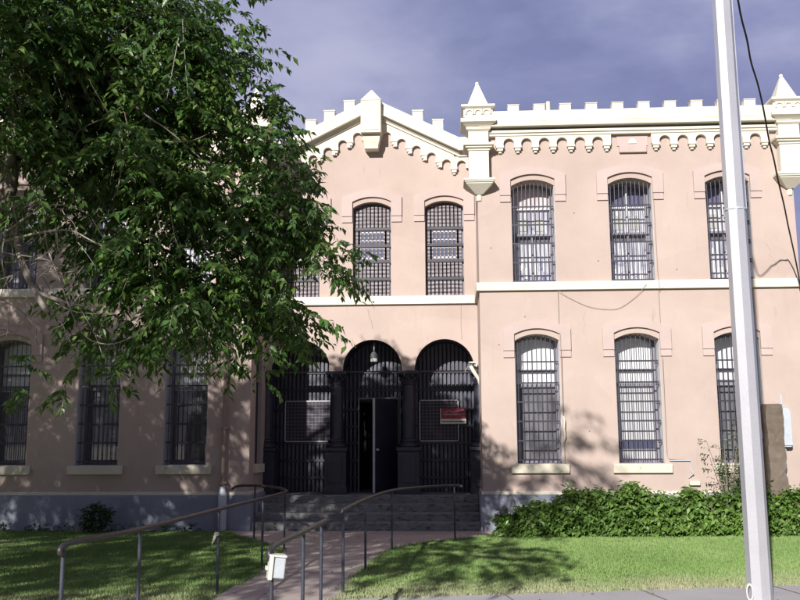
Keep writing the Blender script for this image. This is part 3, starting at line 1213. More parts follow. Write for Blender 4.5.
tag(mb.obj('pipe_stub', M['sill'], smooth=40), 'short cream pipe beside the lower barred window nearest the steps', 'pipe')
# hairline cracks in the centre wall, as fine grooves
mb = MB()
for pts in ([(-1.75, 4.6), (-1.72, 4.45), (-1.66, 4.3), (-1.64, 4.15)], [(-2.1, 3.95), (-2.0, 3.75)], [(.3, 4.66), (.29, 4.2), (.31, 3.9)]):
    mb.tube([(x, YC - .001, z) for x, z in pts], .004, 4)
part(mb, 'cracks', M['crack'])
mb = MB()
cr = random.Random(21)
for x0, z0, n_, dz_ in ((2.75, 4.25, 6, -.12), (6.4, 5.6, 6, -.13)):
    pts = [(x0, z0)]
    for k in range(n_):
        pts.append((pts[-1][0] + cr.uniform(-.07, .09), pts[-1][1] + dz_ * cr.uniform(.5, 1.3)))
    mb.tube([(x, YW, z) for x, z in pts], [.0022 - .0014 * k / n_ for k in range(n_ + 1)], 4)
for x, z in ((1.02, 3.62), (1.55, 4.18), (2.6, 6.3), (3.05, 5.3), (4.6, 5.1), (.9, 5.6), (2.75, 1.9)):
    mb.tube([(x, YW - .004, z), (x, YW + .01, z)], .014, 8)
part(mb, 'cracks', M['crack'])

# ------------------------------------------------------------------ ground
LN = (.2056, 10.50)             # pavement edge: Y = 10.50 + .2056 X (right of the path)


def sheet(name, pts, z, m, kind='structure'):
    mb = MB()
    mb.face([(x, y, z) for x, y in pts])
    return tag(mb.obj(name, m), kind=kind)


sheet('ground', [(-900, -600), (900, -600), (900, 1200), (-900, 1200)], -.03, M['soil'])
sheet('road', [(-200, -9), (200, -9), (200, 1.5), (-200, 1.5)], -.022, M['asphalt'])
pathL = [(-2.62, 4.9), (-2.62, 10.16), (-2.58, 12.51), (-2.72, 14.6), (-3.3, 15.9), (-4.1, 17.2), (-4.35, 17.95)]
pathR = [(-1.25, 4.9), (-1.22, 10.25), (-1.15, 12.54), (-.93, 14.74), (-.5, 15.7), (.08, 16.33), (.9, 17.2), (1.0, 17.95)]


def sp2(pts, n=6):
    return [(p.x, p.y) for p in smooth_path([(x, y, 0) for x, y in pts], n)]


PL, PR = sp2(pathL), sp2(pathR)
sheet('lawn', [(-14, 3.2), (-2.62, 3.2)] + PL[2:] + [(-4.35, 17.99), (-14, 17.99)], -.008, M['lawn'])
yw = lambda x: LN[1] + LN[0] * x
lawnR = [(-1.2, yw(-1.2) + .03), (16, yw(16))] + [(16, 17.99), (1.0, 17.99)] + PR[::-1]
lawnR = [q for q in lawnR if q[1] > 10.2]
sheet('lawn', lawnR, -.008, M['lawn'])
sheet('verge', [(-1.25, 3.2), (16, 3.2), (16, yw(16) - 1.8), (-1.25, yw(-1.25) - 1.8)], -.012, M['lawn'])
sheet('path', PL + PR[::-1], 0, M['path'])
mb = MB()
mb.face([(-1.3, yw(-1.3) - 1.75, .004), (20, yw(20) - 1.75, .004), (20, yw(20), .004), (-1.22, yw(-1.22), .004)])
tag(mb.obj('pavement', M['walk']), kind='structure')
mb = MB()                       # joints: dark grooves as thin sheets 4 mm over the slab
for x in (-.72, .9, 2.5, 4.1, 5.7):
    mb.face([(x, yw(x) - 1.74, .008), (x + .018, yw(x) - 1.74, .008), (x - .33 + .018, yw(x) - .01, .008), (x - .33, yw(x) - .01, .008)])
for y in (12.2, 14.2, 15.9):
    mb.face([(-2.5, y, .008), (-1.2, y + .03, .008), (-1.2, y + .05, .008), (-2.5, y + .02, .008)])
tag(mb.obj('pavement_joints', M['crack']), kind='structure')
mb = MB()
mb.box(-60, 60, 1.5, 1.65, -.03, .11)
mb.obj('kerb', M['walk'])['kind'] = 'structure'
# ground under the hedge
sheet('bed', [(.75, 16.75), (8, 17.1), (8, 17.97), (.75, 17.97)], -.004, M['soil'])


def inside(px, py, poly):
    x, y = px, py
    c = np.zeros(len(x), bool)
    n = len(poly)
    for i in range(n):
        x1, y1 = poly[i]
        x2, y2 = poly[(i + 1) % n]
        t = ((y1 > y) != (y2 > y)) & (x < (x2 - x1) * (y - y1) / (y2 - y1 + 1e-12) + x1)
        c ^= t
    return c


def blades(name, poly, n, xr, yr, label):
    x = rng.uniform(*xr, n)
    y = rng.uniform(yr[0], yr[1], n)
    k = inside(x, y, poly)
    x, y = x[k], y[k]
    n = len(x)
    patch = .5 + .5 * np.sin(x * 2.1 + 1.3 * np.sin(y * 1.7)) * np.sin(y * 2.6 + x)
    h = rng.uniform(.016, .036, n) * (.75 + .5 * patch)
    a = rng.uniform(0, 2 * PI, n)
    w = rng.uniform(.004, .008, n)
    le = rng.uniform(0, .6, n) * h
    la = rng.uniform(0, 2 * PI, n)
    v = np.zeros((n, 3, 3))
    v[:, 0] = np.stack([x - np.cos(a) * w, y - np.sin(a) * w, np.full(n, -.008)], 1)
    v[:, 1] = np.stack([x + np.cos(a) * w, y + np.sin(a) * w, np.full(n, -.008)], 1)
    v[:, 2] = np.stack([x + np.cos(la) * le, y + np.sin(la) * le, h], 1)
    f = np.arange(n * 3).reshape(n, 3)
    return tag(np_obj(name, v.reshape(-1, 3), f, M['grass']), label, 'grass', kind='stuff')


blades('lawn_grass', [(-14, 8.0)] + [(-2.64, 8.0)] + [(x - .03, y) for x, y in PL if y > 8] + [(-4.4, 17.9), (-14, 17.9)], 190000, (-11, -2.5), (8.5, 17.95), 'shaded short grass left of the path')
blades('lawn_grass', [(x + .03 if x < 1 and y > 11 else x, y) for x, y in lawnR], 190000, (-1.2, 9), (10.2, 17.5), 'sunlit short grass between the pavement and the hedge')


ex, ey = [], []
for line in (PL[8:], PR[4:], [(x, yw(x)) for x in np.arange(-1.2, 9, .25)]):
    for (x0, y0), (x1, y1) in zip(line[:-1], line[1:]):
        k = int(math.hypot(x1 - x0, y1 - y0) * 420)
        t = rng.uniform(0, 1, k)
        w_ = .02 + .05 * (.5 + .5 * np.sin((x0 + (x1 - x0) * t) * 5 + (y0 + (y1 - y0) * t) * 7))
        ex.append(x0 + (x1 - x0) * t + rng.normal(0, 1, k) * w_)
        ey.append(y0 + (y1 - y0) * t + rng.normal(0, 1, k) * w_)
ex, ey = np.concatenate(ex), np.concatenate(ey)
k = len(ex)
a, la, h, w_ = rng.uniform(0, 2 * PI, k), rng.uniform(0, 2 * PI, k), rng.uniform(.015, .055, k), rng.uniform(.004, .009, k)
v = np.zeros((k, 3, 3))
v[:, 0] = np.stack([ex - np.cos(a) * w_, ey - np.sin(a) * w_, np.full(k, -.006)], 1)
v[:, 1] = np.stack([ex + np.cos(a) * w_, ey + np.sin(a) * w_, np.full(k, -.006)], 1)
v[:, 2] = np.stack([ex + np.cos(la) * .5 * h, ey + np.sin(la) * .5 * h, h], 1)
tag(np_obj('edge_grass', v.reshape(-1, 3), np.arange(k * 3).reshape(k, 3), M['grass']), 'ragged grass along the edges of the path and pavement', 'grass', kind='stuff')
M['dryleaf'] = leaf_mat('dry_leaves', (.16, .11, .05), (.22, .16, .07), (.28, .22, .10), .1, .7)
k = 420
fx = np.concatenate([rng.uniform(-7, -2.4, k // 2), rng.uniform(-2.7, 3.5, k - k // 2)])
fy = np.concatenate([rng.uniform(9.5, 17.8, k // 2), rng.uniform(9.3, 17.6, k - k // 2)])
a = rng.uniform(0, 2 * PI, k)
L = rng.uniform(.03, .06, k)
c, s_ = np.cos(a), np.sin(a)
zz = np.full(k, .02)
v = np.stack([np.stack([fx, fy, zz], 1), np.stack([fx + c * L * .5 - s_ * L * .25, fy + s_ * L * .5 + c * L * .25, zz + .012], 1),
              np.stack([fx + c * L, fy + s_ * L, zz + .004], 1), np.stack([fx + c * L * .5 + s_ * L * .25, fy + s_ * L * .5 - c * L * .25, zz + .01], 1)], 1)
tag(np_obj('fallen_leaves', v.reshape(-1, 3), np.arange(k * 4).reshape(k, 4), M['dryleaf']), 'scattered dry leaves on the path and lawns', 'leaves', kind='stuff')


# ------------------------------------------------------------------ foliage
def leaves(pos, direc, length, n_leaf, lsize, droop, r=rng, ratio=.36, spread=.9):
    """hanging sprays: returns (verts, faces, twig start, twig end)"""
    S = len(pos)
    t = (np.arange(n_leaf) + .7) / n_leaf
    d = direc / np.linalg.norm(direc, axis=1, keepdims=True)
    L = length[:, None]
    # twig curve
    P = pos[:, None, :] + d[:, None, :] * (L * t[None, :])[..., None]
    P[:, :, 2] -= (droop[:, None] * L * t[None, :] ** 2)
    T = d[:, None, :] * np.ones((1, n_leaf, 1))
    T = T.copy()
    T[:, :, 2] -= 2 * droop[:, None] * t[None, :]
    T /= np.linalg.norm(T, axis=2, keepdims=True)
    upv = np.array([0, 0, 1.])
    side = np.cross(T, upv)
    side /= (np.linalg.norm(side, axis=2, keepdims=True) + 1e-6)
    sgn = np.where(np.arange(n_leaf) % 2 == 0, 1., -1.)[None, :, None]
    ld = T * .55 + side * sgn * spread + r.normal(0, .28, (S, n_leaf, 3))
    ld[:, :, 2] -= r.uniform(.2, .9, (S, n_leaf))
    ld /= np.linalg.norm(ld, axis=2, keepdims=True)
    nn = upv + r.normal(0, .55, (S, n_leaf, 3))
    wd = np.cross(ld, nn)
    wd /= (np.linalg.norm(wd, axis=2, keepdims=True) + 1e-6)
    nrm = np.cross(wd, ld)
    s = (lsize * r.uniform(.5, 1.35, (S, n_leaf)))[..., None]
    base = P
    mid = P + ld * s * .45
    tip = P + ld * s + np.array([0, 0, -.12]) * s
    a = mid + wd * s * ratio * .5 + nrm * s * .06
    b = mid - wd * s * ratio * .5 + nrm * s * .06
    V = np.stack([base, a, tip, b], 2).reshape(-1, 3)
    i = np.arange(S * n_leaf)[:, None] * 4
    F_ = np.concatenate([i + np.array([[0, 1, 2]]), i + np.array([[0, 2, 3]])], 0)
    end = pos + d * length[:, None]
    end[:, 2] -= droop * length
    return V, F_, pos, end


def ellipsoid_pts(c, rad, dens, r=rng, shell=.35):
    rad = np.array(rad)
    n = max(3, int(dens * 4.19 * rad.prod()))
    u = r.normal(0, 1, (n, 3))
    u /= np.linalg.norm(u, axis=1, keepdims=True)
    q = u * (r.uniform(shell ** 3, 1, n) ** (1 / 3))[:, None]
    return np.array(c) + q * rad, u


TX, TY = -7.6, 9.9
tree = thing('shade_tree', 'large leafy tree with bare pale twigs hanging in front of the left wing', 'tree', (TX, TY, 0))
# clumps of the crown that the picture shows: pixel, distance, radius
vis = [(15, 15, 9.6, .95), (85, 10, 10.5, 1.05), (160, 40, 11, .85), (212, 45, 11, .5), (238, 12, 11, .25), (15, 85, 9.5, .75), (78, 75, 11, .95), (140, 80, 10.3, .9), (200, 85, 11, .75), (238, 62, 11, .36),
       (55, 140, 10.6, .75), (118, 150, 10, .75), (180, 145, 10.6, .8), (232, 135, 11, .62), (266, 150, 11, .5), (272, 108, 11, .27), (20, 165, 9.4, .5), (100, 210, 10.5, .62), (150, 215, 10, .62), (205, 210, 10.6, .75),
       (255, 205, 11, .72), (300, 200, 11, .5), (325, 222, 11, .36), (130, 268, 10.6, .5), (180, 280, 10.3, .62), (235, 275, 11, .75), (288, 268, 11, .62), (328, 255, 11, .34), (318, 292, 11, .34), (150, 308, 10.3, .5),
       (208, 306, 10.6, .56), (255, 322, 11, .56), (295, 312, 11, .36), (108, 325, 10.6, .4), (86, 352, 10.5, .22), (124, 352, 10.3, .25), (150, 340, 10.3, .2), (232, 348, 10.6, .22), (266, 360, 10.6, .13), (66, 385, 10.3, .12),
       (12, 360, 10.2, .16), (24, 390, 10.2, .09), (116, 385, 10.3, .12), (226, 365, 10.4, .13), (262, 378, 10.5, .08), (288, 345, 11, .14), (345, 275, 11, .14), (285, 118, 11, .15), (300, 178, 11, .2), (62, 330, 10.4, .18),
       (52, 212, 10.8, .42), (98, 250, 10.9, .38), (12, 245, 10.8, .3), (30, 215, 9.6, .25), (90, 285, 10.6, .3), (248, 95, 11, .22), (259, 84, 11, .17), (262, 100, 11, .16)]
ps, ds, small = [], [], []
for px, py, Y, r in vis:
    c = at(px, py, Y)
    dens = 150 if r > .3 else 190
    q, u = ellipsoid_pts(c, (r, r * 1.0, r), dens)
    if r > .3:
        cu = np.sin(q[:, 0] * 5.1 + 1.7 * np.sin(q[:, 2] * 3.7)) + np.sin(q[:, 1] * 4.3 + 1) + np.sin(q[:, 2] * 5.7 + q[:, 0] * 2.1)
        k_ = cu > -.75
        q, u = q[k_], u[k_]
    ps.append(q)
    ds.append(u)
    small += [r < .3] * len(q)
# unseen rest of the crown, above and left; clumps added for the shade they cast
off = [((-9.3, 10.6, 6.4), (2.4, 2.3, 2.2), 26), ((-11.5, 9.5, 6.0), (2.4, 2.6, 2.4), 26), ((-7.6, 9.4, 7.4), (2.0, 2.2, 1.2), 26), ((-4.7, 8.8, 6.5), (1.9, 2.0, 1.1), 30),
       ((-3.0, 9.6, 6.55), (1.0, 1.3, .8), 26), ((-9.6, 4.6, 7.0), (2.6, 2.8, 1.8), 16), ((-6.4, 4.4, 7.2), (2.0, 2.0, 1.1), 9), ((-3.5, 4.9, 6.9), (1.3, 1.5, .8), 14),
       ((-12.2, 5.6, 8.4), (2.2, 2.4, 1.8), 18), ((-8.9, 7.2, 5.0), (1.6, 1.4, 1.2), 10), ((-4.9, 3.0, 6.0), (1.2, 1.0, .8), 26), ((-12.3, 9.5, 9.2), (1.9, 2.0, 1.6), 24), ((-11.0, 8.2, 9.4), (1.3, 1.5, 1.2), 14),
       ((-13.0, 9.5, 10.4), (2.3, 2.2, 2.0), 24), ((-10.6, 11.0, 8.8), (1.4, 1.3, 1.2), 26), ((-3.4, 3.2, 5.2), (1.3, 1.7, .6), 36), ((-8.0, 2.5, 5.8), (2.2, 2.2, .9), 26), ((-7.0, .5, 5.2), (2.0, 1.5, .8), 26), ((-3.5, 2.0, 9.25), (1.1, 1.0, .95), 30)]
n_vis = sum(len(p) for p in ps)
for c, rad, dens in off:
    q, u = ellipsoid_pts(c, rad, dens, shell=.2)
    keep = np.sin(q[:, 0] * 2.2 + 1) + np.sin(q[:, 1] * 2.0 + 2) + np.sin(q[:, 2] * 2.4) > -1.25
    ps.append(q[keep])
    ds.append(u[keep])
pos = np.concatenate(ps)
dr = np.concatenate(ds)
dr[:, 2] = dr[:, 2] * .4 - .15
nS = len(pos)
ln = rng.uniform(.25, .52, nS)
ln[n_vis:] *= 1.5
ln[:n_vis] *= np.where(np.array(small), .62, 1.0)
# holes in the crown that let the wall and the sky through
hol = [(188, 380, 26), (45, 262, 36), (28, 300, 30), (70, 255, 22), (262, 120, 9), (232, 110, 8), (210, 300, 8), (280, 180, 6), (245, 350, 10), (170, 350, 12), (140, 310, 9), (320, 280, 7), (50, 325, 20), (95, 300, 8)]
keep = np.ones(nS, bool)
for px, py, rr in hol:
    a = np.array(at(px, py, 10.0) - EYE)
    a /= np.linalg.norm(a)
    w = pos - np.array(EYE)
    dist = np.linalg.norm(np.cross(w, a), axis=1)
    keep &= ~((dist < rr / 900 * 10.5) & (w[:, 1] > 8) & (np.arange(nS) < n_vis))
drp = rng.uniform(.05, .6, nS)
lsz = np.where((np.arange(nS) < n_vis) | (pos[:, 1] > 8.3), .112, .165)
rel = pos - np.array(EYE)
dep = rel @ np.array(fwd)
ix = 400 + 900 * (rel @ np.array(rt)) / np.maximum(dep, .1)
iy = 300 - 900 * (rel @ np.array(up)) / np.maximum(dep, .1)
keep &= ~((np.arange(nS) >= n_vis) & (dep > .5) & (ix > -70) & (iy > -60) & (ix < 900) & (pos[:, 1] < 9.2))
keep &= ~((np.arange(nS) >= n_vis) & (ix > 185) & (iy > -60) & (ix < 900))
V1, F1, tw0, tw1 = leaves(pos[keep], dr[keep], ln[keep], 13, lsz[keep][:, None], drp[keep], ratio=.43)
np_obj('crown', V1 - np.array([TX, TY, 0]), F1, M['leaf'], tree)
# fine twigs carrying the sprays
tv, tf = [], []
A, B = tw0, tw1
dv = B - A
sidev = np.cross(dv, [0, 0, 1.])
sidev /= np.linalg.norm(sidev, axis=1, keepdims=True) + 1e-6
w_ = .0045
V2 = np.stack([A - sidev * w_, A + sidev * w_, B + sidev * w_ * .5, B - sidev * w_ * .5, A + np.array([0, 0, 1.5 * w_])], 1).reshape(-1, 3)
i = np.arange(len(A))[:, None] * 5
F2 = np.concatenate([i + np.array([[0, 1, 2, 3]]), i + np.array([[4, 0, 3, 3]])[:, [0, 1, 2, 2]]], 0)
F2 = (np.arange(len(A))[:, None] * 5 + np.array([[0, 1, 2, 3]]))
np_obj('twigs', V2 - np.array([TX, TY, 0]), F2, M['twig'], tree)
# trunk and limbs
mb = MB()
mb.tube(smooth_path([(TX, TY, -.1), (TX + .05, TY, .6), (TX - .05, TY - .1, 1.6), (TX + .1, TY - .1, 2.7), (TX + .3, TY - .2, 4.0)], 5), [.46, .42, .38, .36, .35, .34, .33, .325, .32, .315, .31, .305, .30, .295, .29, .285, .28, .275, .27, .26, .25], 14)
tr_ = local(mb, tree).obj('trunk', M['bark'], tree, smooth=60)


def limb(pts, r0, r1, m='bark', n=8, name='limb', sub=5):
    p = smooth_path(pts, sub)
    mb = MB()
    k = len(p)
    mb.tube(p, [r0 + (r1 - r0) * i / (k - 1) for i in range(k)], n)
    return mb


lm = MB()


def add(mb, o):
    b = len(mb.v)
    mb.v += o.v
    mb.f += [tuple(b + i for i in f) for f in o.f]
    mb.m += o.m


top = Vector((TX + .25, TY - .15, 3.7))
for pts, r0, r1 in (
        ([top, (-6.6, 9.9, 5.2), (-5.0, 10.2, 6.2), at(150, 60, 10.6), at(225, 60, 11)], .2, .03),
        ([top, (-7.6, 9.4, 5.6), (-7.3, 9.2, 7.0), (-6.6, 8.6, 8.0)], .22, .05),
        ([top, (-8.6, 10.2, 5.2), (-9.8, 10.6, 6.6), (-10.8, 10.2, 8)], .2, .04),
        ([top, (-8.4, 8.0, 5.4), (-9.0, 5.8, 6.6), (-9.8, 4.4, 7.8)], .2, .04),
        ([(-8.4, 8.0, 5.4), (-7.0, 6.2, 6.2), (-5.6, 4.8, 6.9), (-3.8, 4.8, 7.1)], .12, .03),
        ([(-5.6, 4.8, 6.9), (-4.4, 3.2, 8.2), (-3.4, 2.1, 9.0)], .07, .02),
        ([(-8.4, 8.0, 5.4), (-8.2, 4.5, 5.6), (-7.6, 1.5, 5.4)], .1, .03),
        ([(-7.3, 9.2, 7.0), (-5.6, 9.0, 7.3), (-3.4, 9.4, 7.2)], .1, .03),
        ([top, (-6.8, 10.0, 4.4), at(-30, 175, 10.4), at(40, 150, 10.4), at(95, 118, 10.4), at(125, 112, 10.4), at(180, 150, 10.6), at(262, 170, 11)], .15, .012),
        ([(-7.0, 9.9, 3.2), at(-60, 290, 9.9), at(5, 205, 9.9), at(10, 130, 9.9), at(14, 60, 9.8)], .13, .05),
        ([at(4, 200, 9.9), at(14, 225, 9.8), at(22, 262, 9.7), at(34, 290, 9.6), at(47, 312, 9.5)], .055, .028),
        ([at(34, 290, 9.6), at(58, 300, 9.6), at(85, 306, 9.7)], .03, .012),
        ([at(10, 105, 9.8), at(16, 130, 9.7), at(21, 142, 9.6)], .04, .03),
        ([at(125, 112, 10.4), at(200, 240, 10.6), at(270, 250, 11)], .03, .01),
        ([at(60, 140, 10.4), at(110, 230, 10.5), at(160, 320, 10.4)], .03, .008)):
    o_ = limb(pts, r0, r1)
    if r0 <= .06:
        local(o_, tree).obj('bare_branch', M['twig'], tree, smooth=60)
    else:
        add(lm, o_)
local(lm, tree).obj('limbs', M['bark'], tree, smooth=60)
# pale bare branches
bt = MB()
bare = [([(-10, 243), (12, 227), (40, 209), (62, 205), (88, 213)], 9.5, .013), ([(4, 241), (24, 236), (50, 231), (72, 231), (92, 241), (125, 258)], 9.5, .016), ([(125, 112), (128, 135), (124, 150), (118, 188), (112, 200)], 9.7, .010),
        ([(128, 100), (150, 118), (165, 128), (187, 146), (208, 165)], 9.7, .011), ([(124, 112), (100, 120), (80, 130), (74, 140)], 9.7, .008), ([(125, 145), (138, 158), (150, 170)], 9.7, .007), ([(126, 146), (114, 165), (110, 185)], 9.7, .006),
        ([(0, 80), (25, 66), (30, 48)], 9.3, .009), ([(8, 88), (22, 78), (26, 60)], 9.3, .008), ([(165, 142), (190, 141), (210, 133)], 9.8, .007), ([(0, 60), (12, 85), (20, 110)], 9.4, .012), ([(45, 222), (47, 245), (58, 275), (75, 300), (95, 335), (103, 358)], 9.7, .010),
        ([(58, 275), (80, 330), (105, 344), (130, 338), (142, 328)], 9.7, .009), ([(20, 252), (40, 290), (70, 310), (100, 314)], 9.6, .010), ([(28, 205), (18, 215), (15, 238)], 9.6, .012), ([(12, 202), (17, 225), (14, 242)], 9.5, .014),
        ([(35, 200), (22, 222), (0, 242)], 9.5, .008), ([(20, 255), (52, 262), (66, 282), (72, 312)], 9.6, .008), ([(55, 232), (62, 255), (88, 272), (90, 290)], 9.6, .007), ([(-4, 300), (20, 310), (45, 340), (52, 360)], 9.8, .008),
        ([(30, 308), (18, 328), (0, 336)], 9.7, .006), ([(35, 300), (30, 330), (42, 352)], 9.7, .006), ([(50, 310), (65, 330), (60, 355)], 9.7, .006), ([(8, 215), (2, 260), (10, 300), (6, 340)], 9.5, .009), ([(130, 228), (133, 250), (124, 255)], 9.6, .006),
        ([(157, 215), (162, 232), (166, 220)], 9.6, .006), ([(176, 240), (182, 255)], 9.6, .006), ([(170, 202), (172, 222), (176, 242)], 9.7, .007), ([(112, 40), (135, 20), (150, 4)], 10.0, .009), ([(95, 40), (130, 20)], 10, .006)]
rr = random.Random(9)
for pts, Y, r in bare:
    p = smooth_path([at(x, y, Y + rr.uniform(-.12, .12)) for x, y in pts], 6)
    bt = MB()
    bt.tube(p, [r * (1 - .7 * i / (len(p) - 1)) for i in range(len(p))], 6)
    local(bt, tree).obj('bare_branch', M['twig'], tree, smooth=60)
for k in range(46):              # tangle of dead twigs
    x, y = rr.uniform(-5, 95), rr.uniform(195, 335)
    Y = rr.uniform(9.4, 10.4)
    a = rr.uniform(0, 2 * PI)
    pts = [(x, y)]
    for j in range(3):
        a += rr.uniform(-.7, .7)
        pts.append((pts[-1][0] + math.cos(a) * rr.uniform(8, 20), pts[-1][1] + abs(math.sin(a)) * rr.uniform(4, 20)))
    p = smooth_path([at(x, y, Y + rr.uniform(-.1, .1)) for x, y in pts], 4)
    bt = MB()
    bt.tube(p, [.006 * (1 - .7 * i / (len(p) - 1)) for i in range(len(p))], 5)
    local(bt, tree).obj('bare_branch', M['twig'], tree, smooth=60)


def shrub(name, label, cat, pts, dirs, nl, ls, ln, droop, leafm, stems, ratio=.55, flower=None, loc=None):
    loc = loc or (float(pts[:, 0].mean()), float(pts[:, 1].mean()), 0)
    t = thing(name, label, cat, loc)
    V, F_, a, b = leaves(pts, dirs, ln, nl, ls, droop, ratio=ratio)
    V[:, 2] = np.maximum(V[:, 2], .01)
    np_obj('foliage', V - np.array(loc), F_, leafm, t)
    for s in stems:
        mb = MB()
        mb.tube(s, [.012 - .008 * i / (len(s) - 1) for i in range(len(s))], 5)
        local(mb, t).obj('stem', M['bark'], t)
    return t


# hedge against the right wing
n = 4600
x = rng.uniform(.92, 7.4, n)
u = rng.uniform(0, 1, n)
topz = .60 + .05 * np.sin(x * 2.3 + .5) + .07 * np.sin(x * 5.9) + .07 * np.sin(x * 11 + 2) + rng.normal(0, .03, n)
topz *= np.clip((x - .78) / 1.35, .2, 1) ** .6
front = 16.86 + .05 * x + .07 * np.sin(x * 3.1) + .05 * np.sin(x * 7.7)
f_top = rng.uniform(0, 1, n) < .45
z = np.where(f_top, topz, u * topz)
y = np.where(f_top, front + rng.uniform(.05, .85, n), front + rng.normal(0, .05, n) + .25 * (z / topz) ** 3)
z = np.where(rng.uniform(0, 1, n) < .15, z * rng.uniform(.5, 1, n), z)
y = np.minimum(y, 17.78)
hp = np.stack([x, y, z], 1)
hd_ = np.stack([rng.normal(0, .6, n), np.where(f_top, -.2, -1.0), np.where(f_top, .9, .25)], 1)
inner = np.stack([rng.uniform(1.0, 7.4, 1100), 0 * np.arange(1100.), 0 * np.arange(1100.)], 1)
inner[:, 1] = rng.uniform(17.05, 17.7, 1100) + .02 * inner[:, 0]
inner[:, 2] = rng.uniform(.05, .45, 1100) * np.clip((inner[:, 0] - .6) / .9, .3, 1)
hp = np.concatenate([hp, inner])
hd_ = np.concatenate([hd_, rng.normal(0, 1, (1100, 3))])
stems = []
for k in range(90):
    sx = rng.uniform(1.0, 7.3)
    sy = rng.uniform(17.1, 17.6)
    stems.append([(sx, sy, 0), (sx + rng.uniform(-.1, .1), sy - .05, .35), (sx + rng.uniform(-.2, .2), sy + rng.uniform(-.25, .1), .6)])
hedge = shrub('hedge', 'broad-leaved green hedge along the foot of the pink right wing', 'hedge', hp, hd_, 5, .098, rng.uniform(.1, .24, len(hp)), rng.uniform(.0, .5, len(hp)), M['hedgeleaf'], stems, ratio=.58, loc=(4.0, 17.3, 0))
fp = at(511, 511, 16.9)
mb = MB()
for k in range(5):
    a = 2 * PI * k / 5
    mb.face([(0, -.01, 0), (.055 * math.cos(a - .5), -.03, .055 * math.sin(a - .5)), (.07 * math.cos(a), -.035, .07 * math.sin(a)), (.055 * math.cos(a + .5), -.03, .055 * math.sin(a + .5))])
mb.v = [(a + fp.x - 4.0, b + fp.y - 17.3, c + fp.z) for a, b, c in mb.v]
mb.obj('flower', M['petal'], hedge)

# thin sapling before the last lower window
sx, sy = 5.16, 17.35
ps, ds, stems = [], [], []
for k in range(17):
    a = rng.uniform(0, 2 * PI)
    h = rng.uniform(1.1, 2.05)
    e = np.array([sx + math.cos(a) * rng.uniform(.05, .36), sy + math.sin(a) * .25, h])
    stems.append([(sx, sy, .0), (sx + (e[0] - sx) * .3, sy + (e[1] - sy) * .3, h * .5), tuple(e)])
    for j in range(13):
        t = rng.uniform(.35, 1)
        ps.append(np.array([sx, sy, 0]) * (1 - t) + e * t + rng.normal(0, .035, 3))
        ds.append([math.cos(a) + rng.normal(0, .6), math.sin(a) + rng.normal(0, .6), .6])
shrub('sapling', 'thin airy sapling rising above the hedge in front of a barred window', 'shrub', np.array(ps), np.array(ds), 6, .062, rng.uniform(.1, .2, len(ps)), rng.uniform(0, .3, len(ps)), M['sapleaf'], stems, ratio=.4)
# dark bush and weeds at the foot of the left wing
q, u = ellipsoid_pts((-6.82, 17.5, .26), (.33, .26, .28), 2600)
q = q[q[:, 2] > .03]
shrub('bush', 'small round dark bush at the foot of the left wing', 'bush', q, np.stack([rng.normal(0, 1, len(q)), rng.normal(-.5, .5, len(q)), rng.uniform(.1, 1, len(q))], 1), 6, .06, rng.uniform(.08, .16, len(q)), rng.uniform(0, .4, len(q)), M['darkleaf'], [[(-6.82, 17.5, 0), (-6.85, 17.5, .2), (-6.9, 17.45, .4)]])
wp_ = []
for cx in (-9.4, -8.9, -8.2, -7.7, -6.3, -5.6, -5.1):
    k = 22
    wp_.append(np.stack([cx + rng.normal(0, .16, k), 17.72 + rng.normal(0, .06, k), rng.uniform(.01, .13, k)], 1))
wp_ = np.concatenate(wp_)
V, F_, a, b = leaves(wp_, np.stack([rng.normal(0, 1, len(wp_)), rng.normal(-.3, .6, len(wp_)), rng.uniform(.4, 1, len(wp_))], 1), rng.uniform(.06, .14, len(wp_)), 6, .055, rng.uniform(0, .3, len(wp_)), ratio=.45)
V[:, 2] = np.maximum(V[:, 2], .0)
tag(np_obj('weeds', V, F_, M['darkleaf']), 'low weeds along the base of the grey-blue plinth', 'weeds', kind='stuff')


# ------------------------------------------------------------------ handrails
def railing(label, top, posts, base, rail_r=.023, post_r=.0165):
    t = thing('handrail', label, 'handrail', (base[0], base[1], 0))
    mb = MB()
    mb.tube(top, rail_r, 12)
    local(mb, t).obj('top_rail', M['rail'], t, smooth=50)
    for x, y, z in posts:
        m2 = MB()
        m2.tube([(x, y, -.05), (x, y, z - rail_r * .5)], post_r, 12)
        m2.lathe(x, y, [(.045, .0), (.045, .012), (post_r, .02)], 12)
        local(m2, t).obj('post', M['railpost'], t, smooth=50)
    return t


H = .94
left_posts = [(-2.97, 6.98), (-2.79, 8.2), (-2.70, 10.66), (-2.60, 12.7), (-2.70, 14.95), (-3.53, 16.5)]
lt = smooth_path([(-2.97, 6.93, H - .08), (-2.955, 7.06, H), (-2.79, 8.2, H), (-2.70, 10.66, H), (-2.60, 12.7, H), (-2.57, 14.2, H), (-2.70, 14.95, H), (-3.0, 15.75, H), (-3.53, 16.5, H), (-3.85, 16.55, H - .01), (-3.95, 16.5, H - .06)], 8)
railing('dark handrail along the left edge of the path, curling round at its far end', lt, [(x, y, H) for x, y in left_posts], (-2.7, 10.66))
mid_posts = [(-1.33, 6.86), (-1.27, 7.95), (-1.24, 8.85)]
railing('short dark handrail nearest the viewer carrying a white plastic box', smooth_path([(-1.335, 6.81, H - .1), (-1.33, 6.9, H - .01), (-1.27, 7.95, H), (-1.24, 8.85, H), (-1.235, 9.1, H)], 8), [(x, y, H) for x, y in mid_posts], (-1.27, 7.95))
right_posts = [(-1.22, 10.5), (-1.15, 12.5), (-.93, 14.7), (.08, 16.3)]
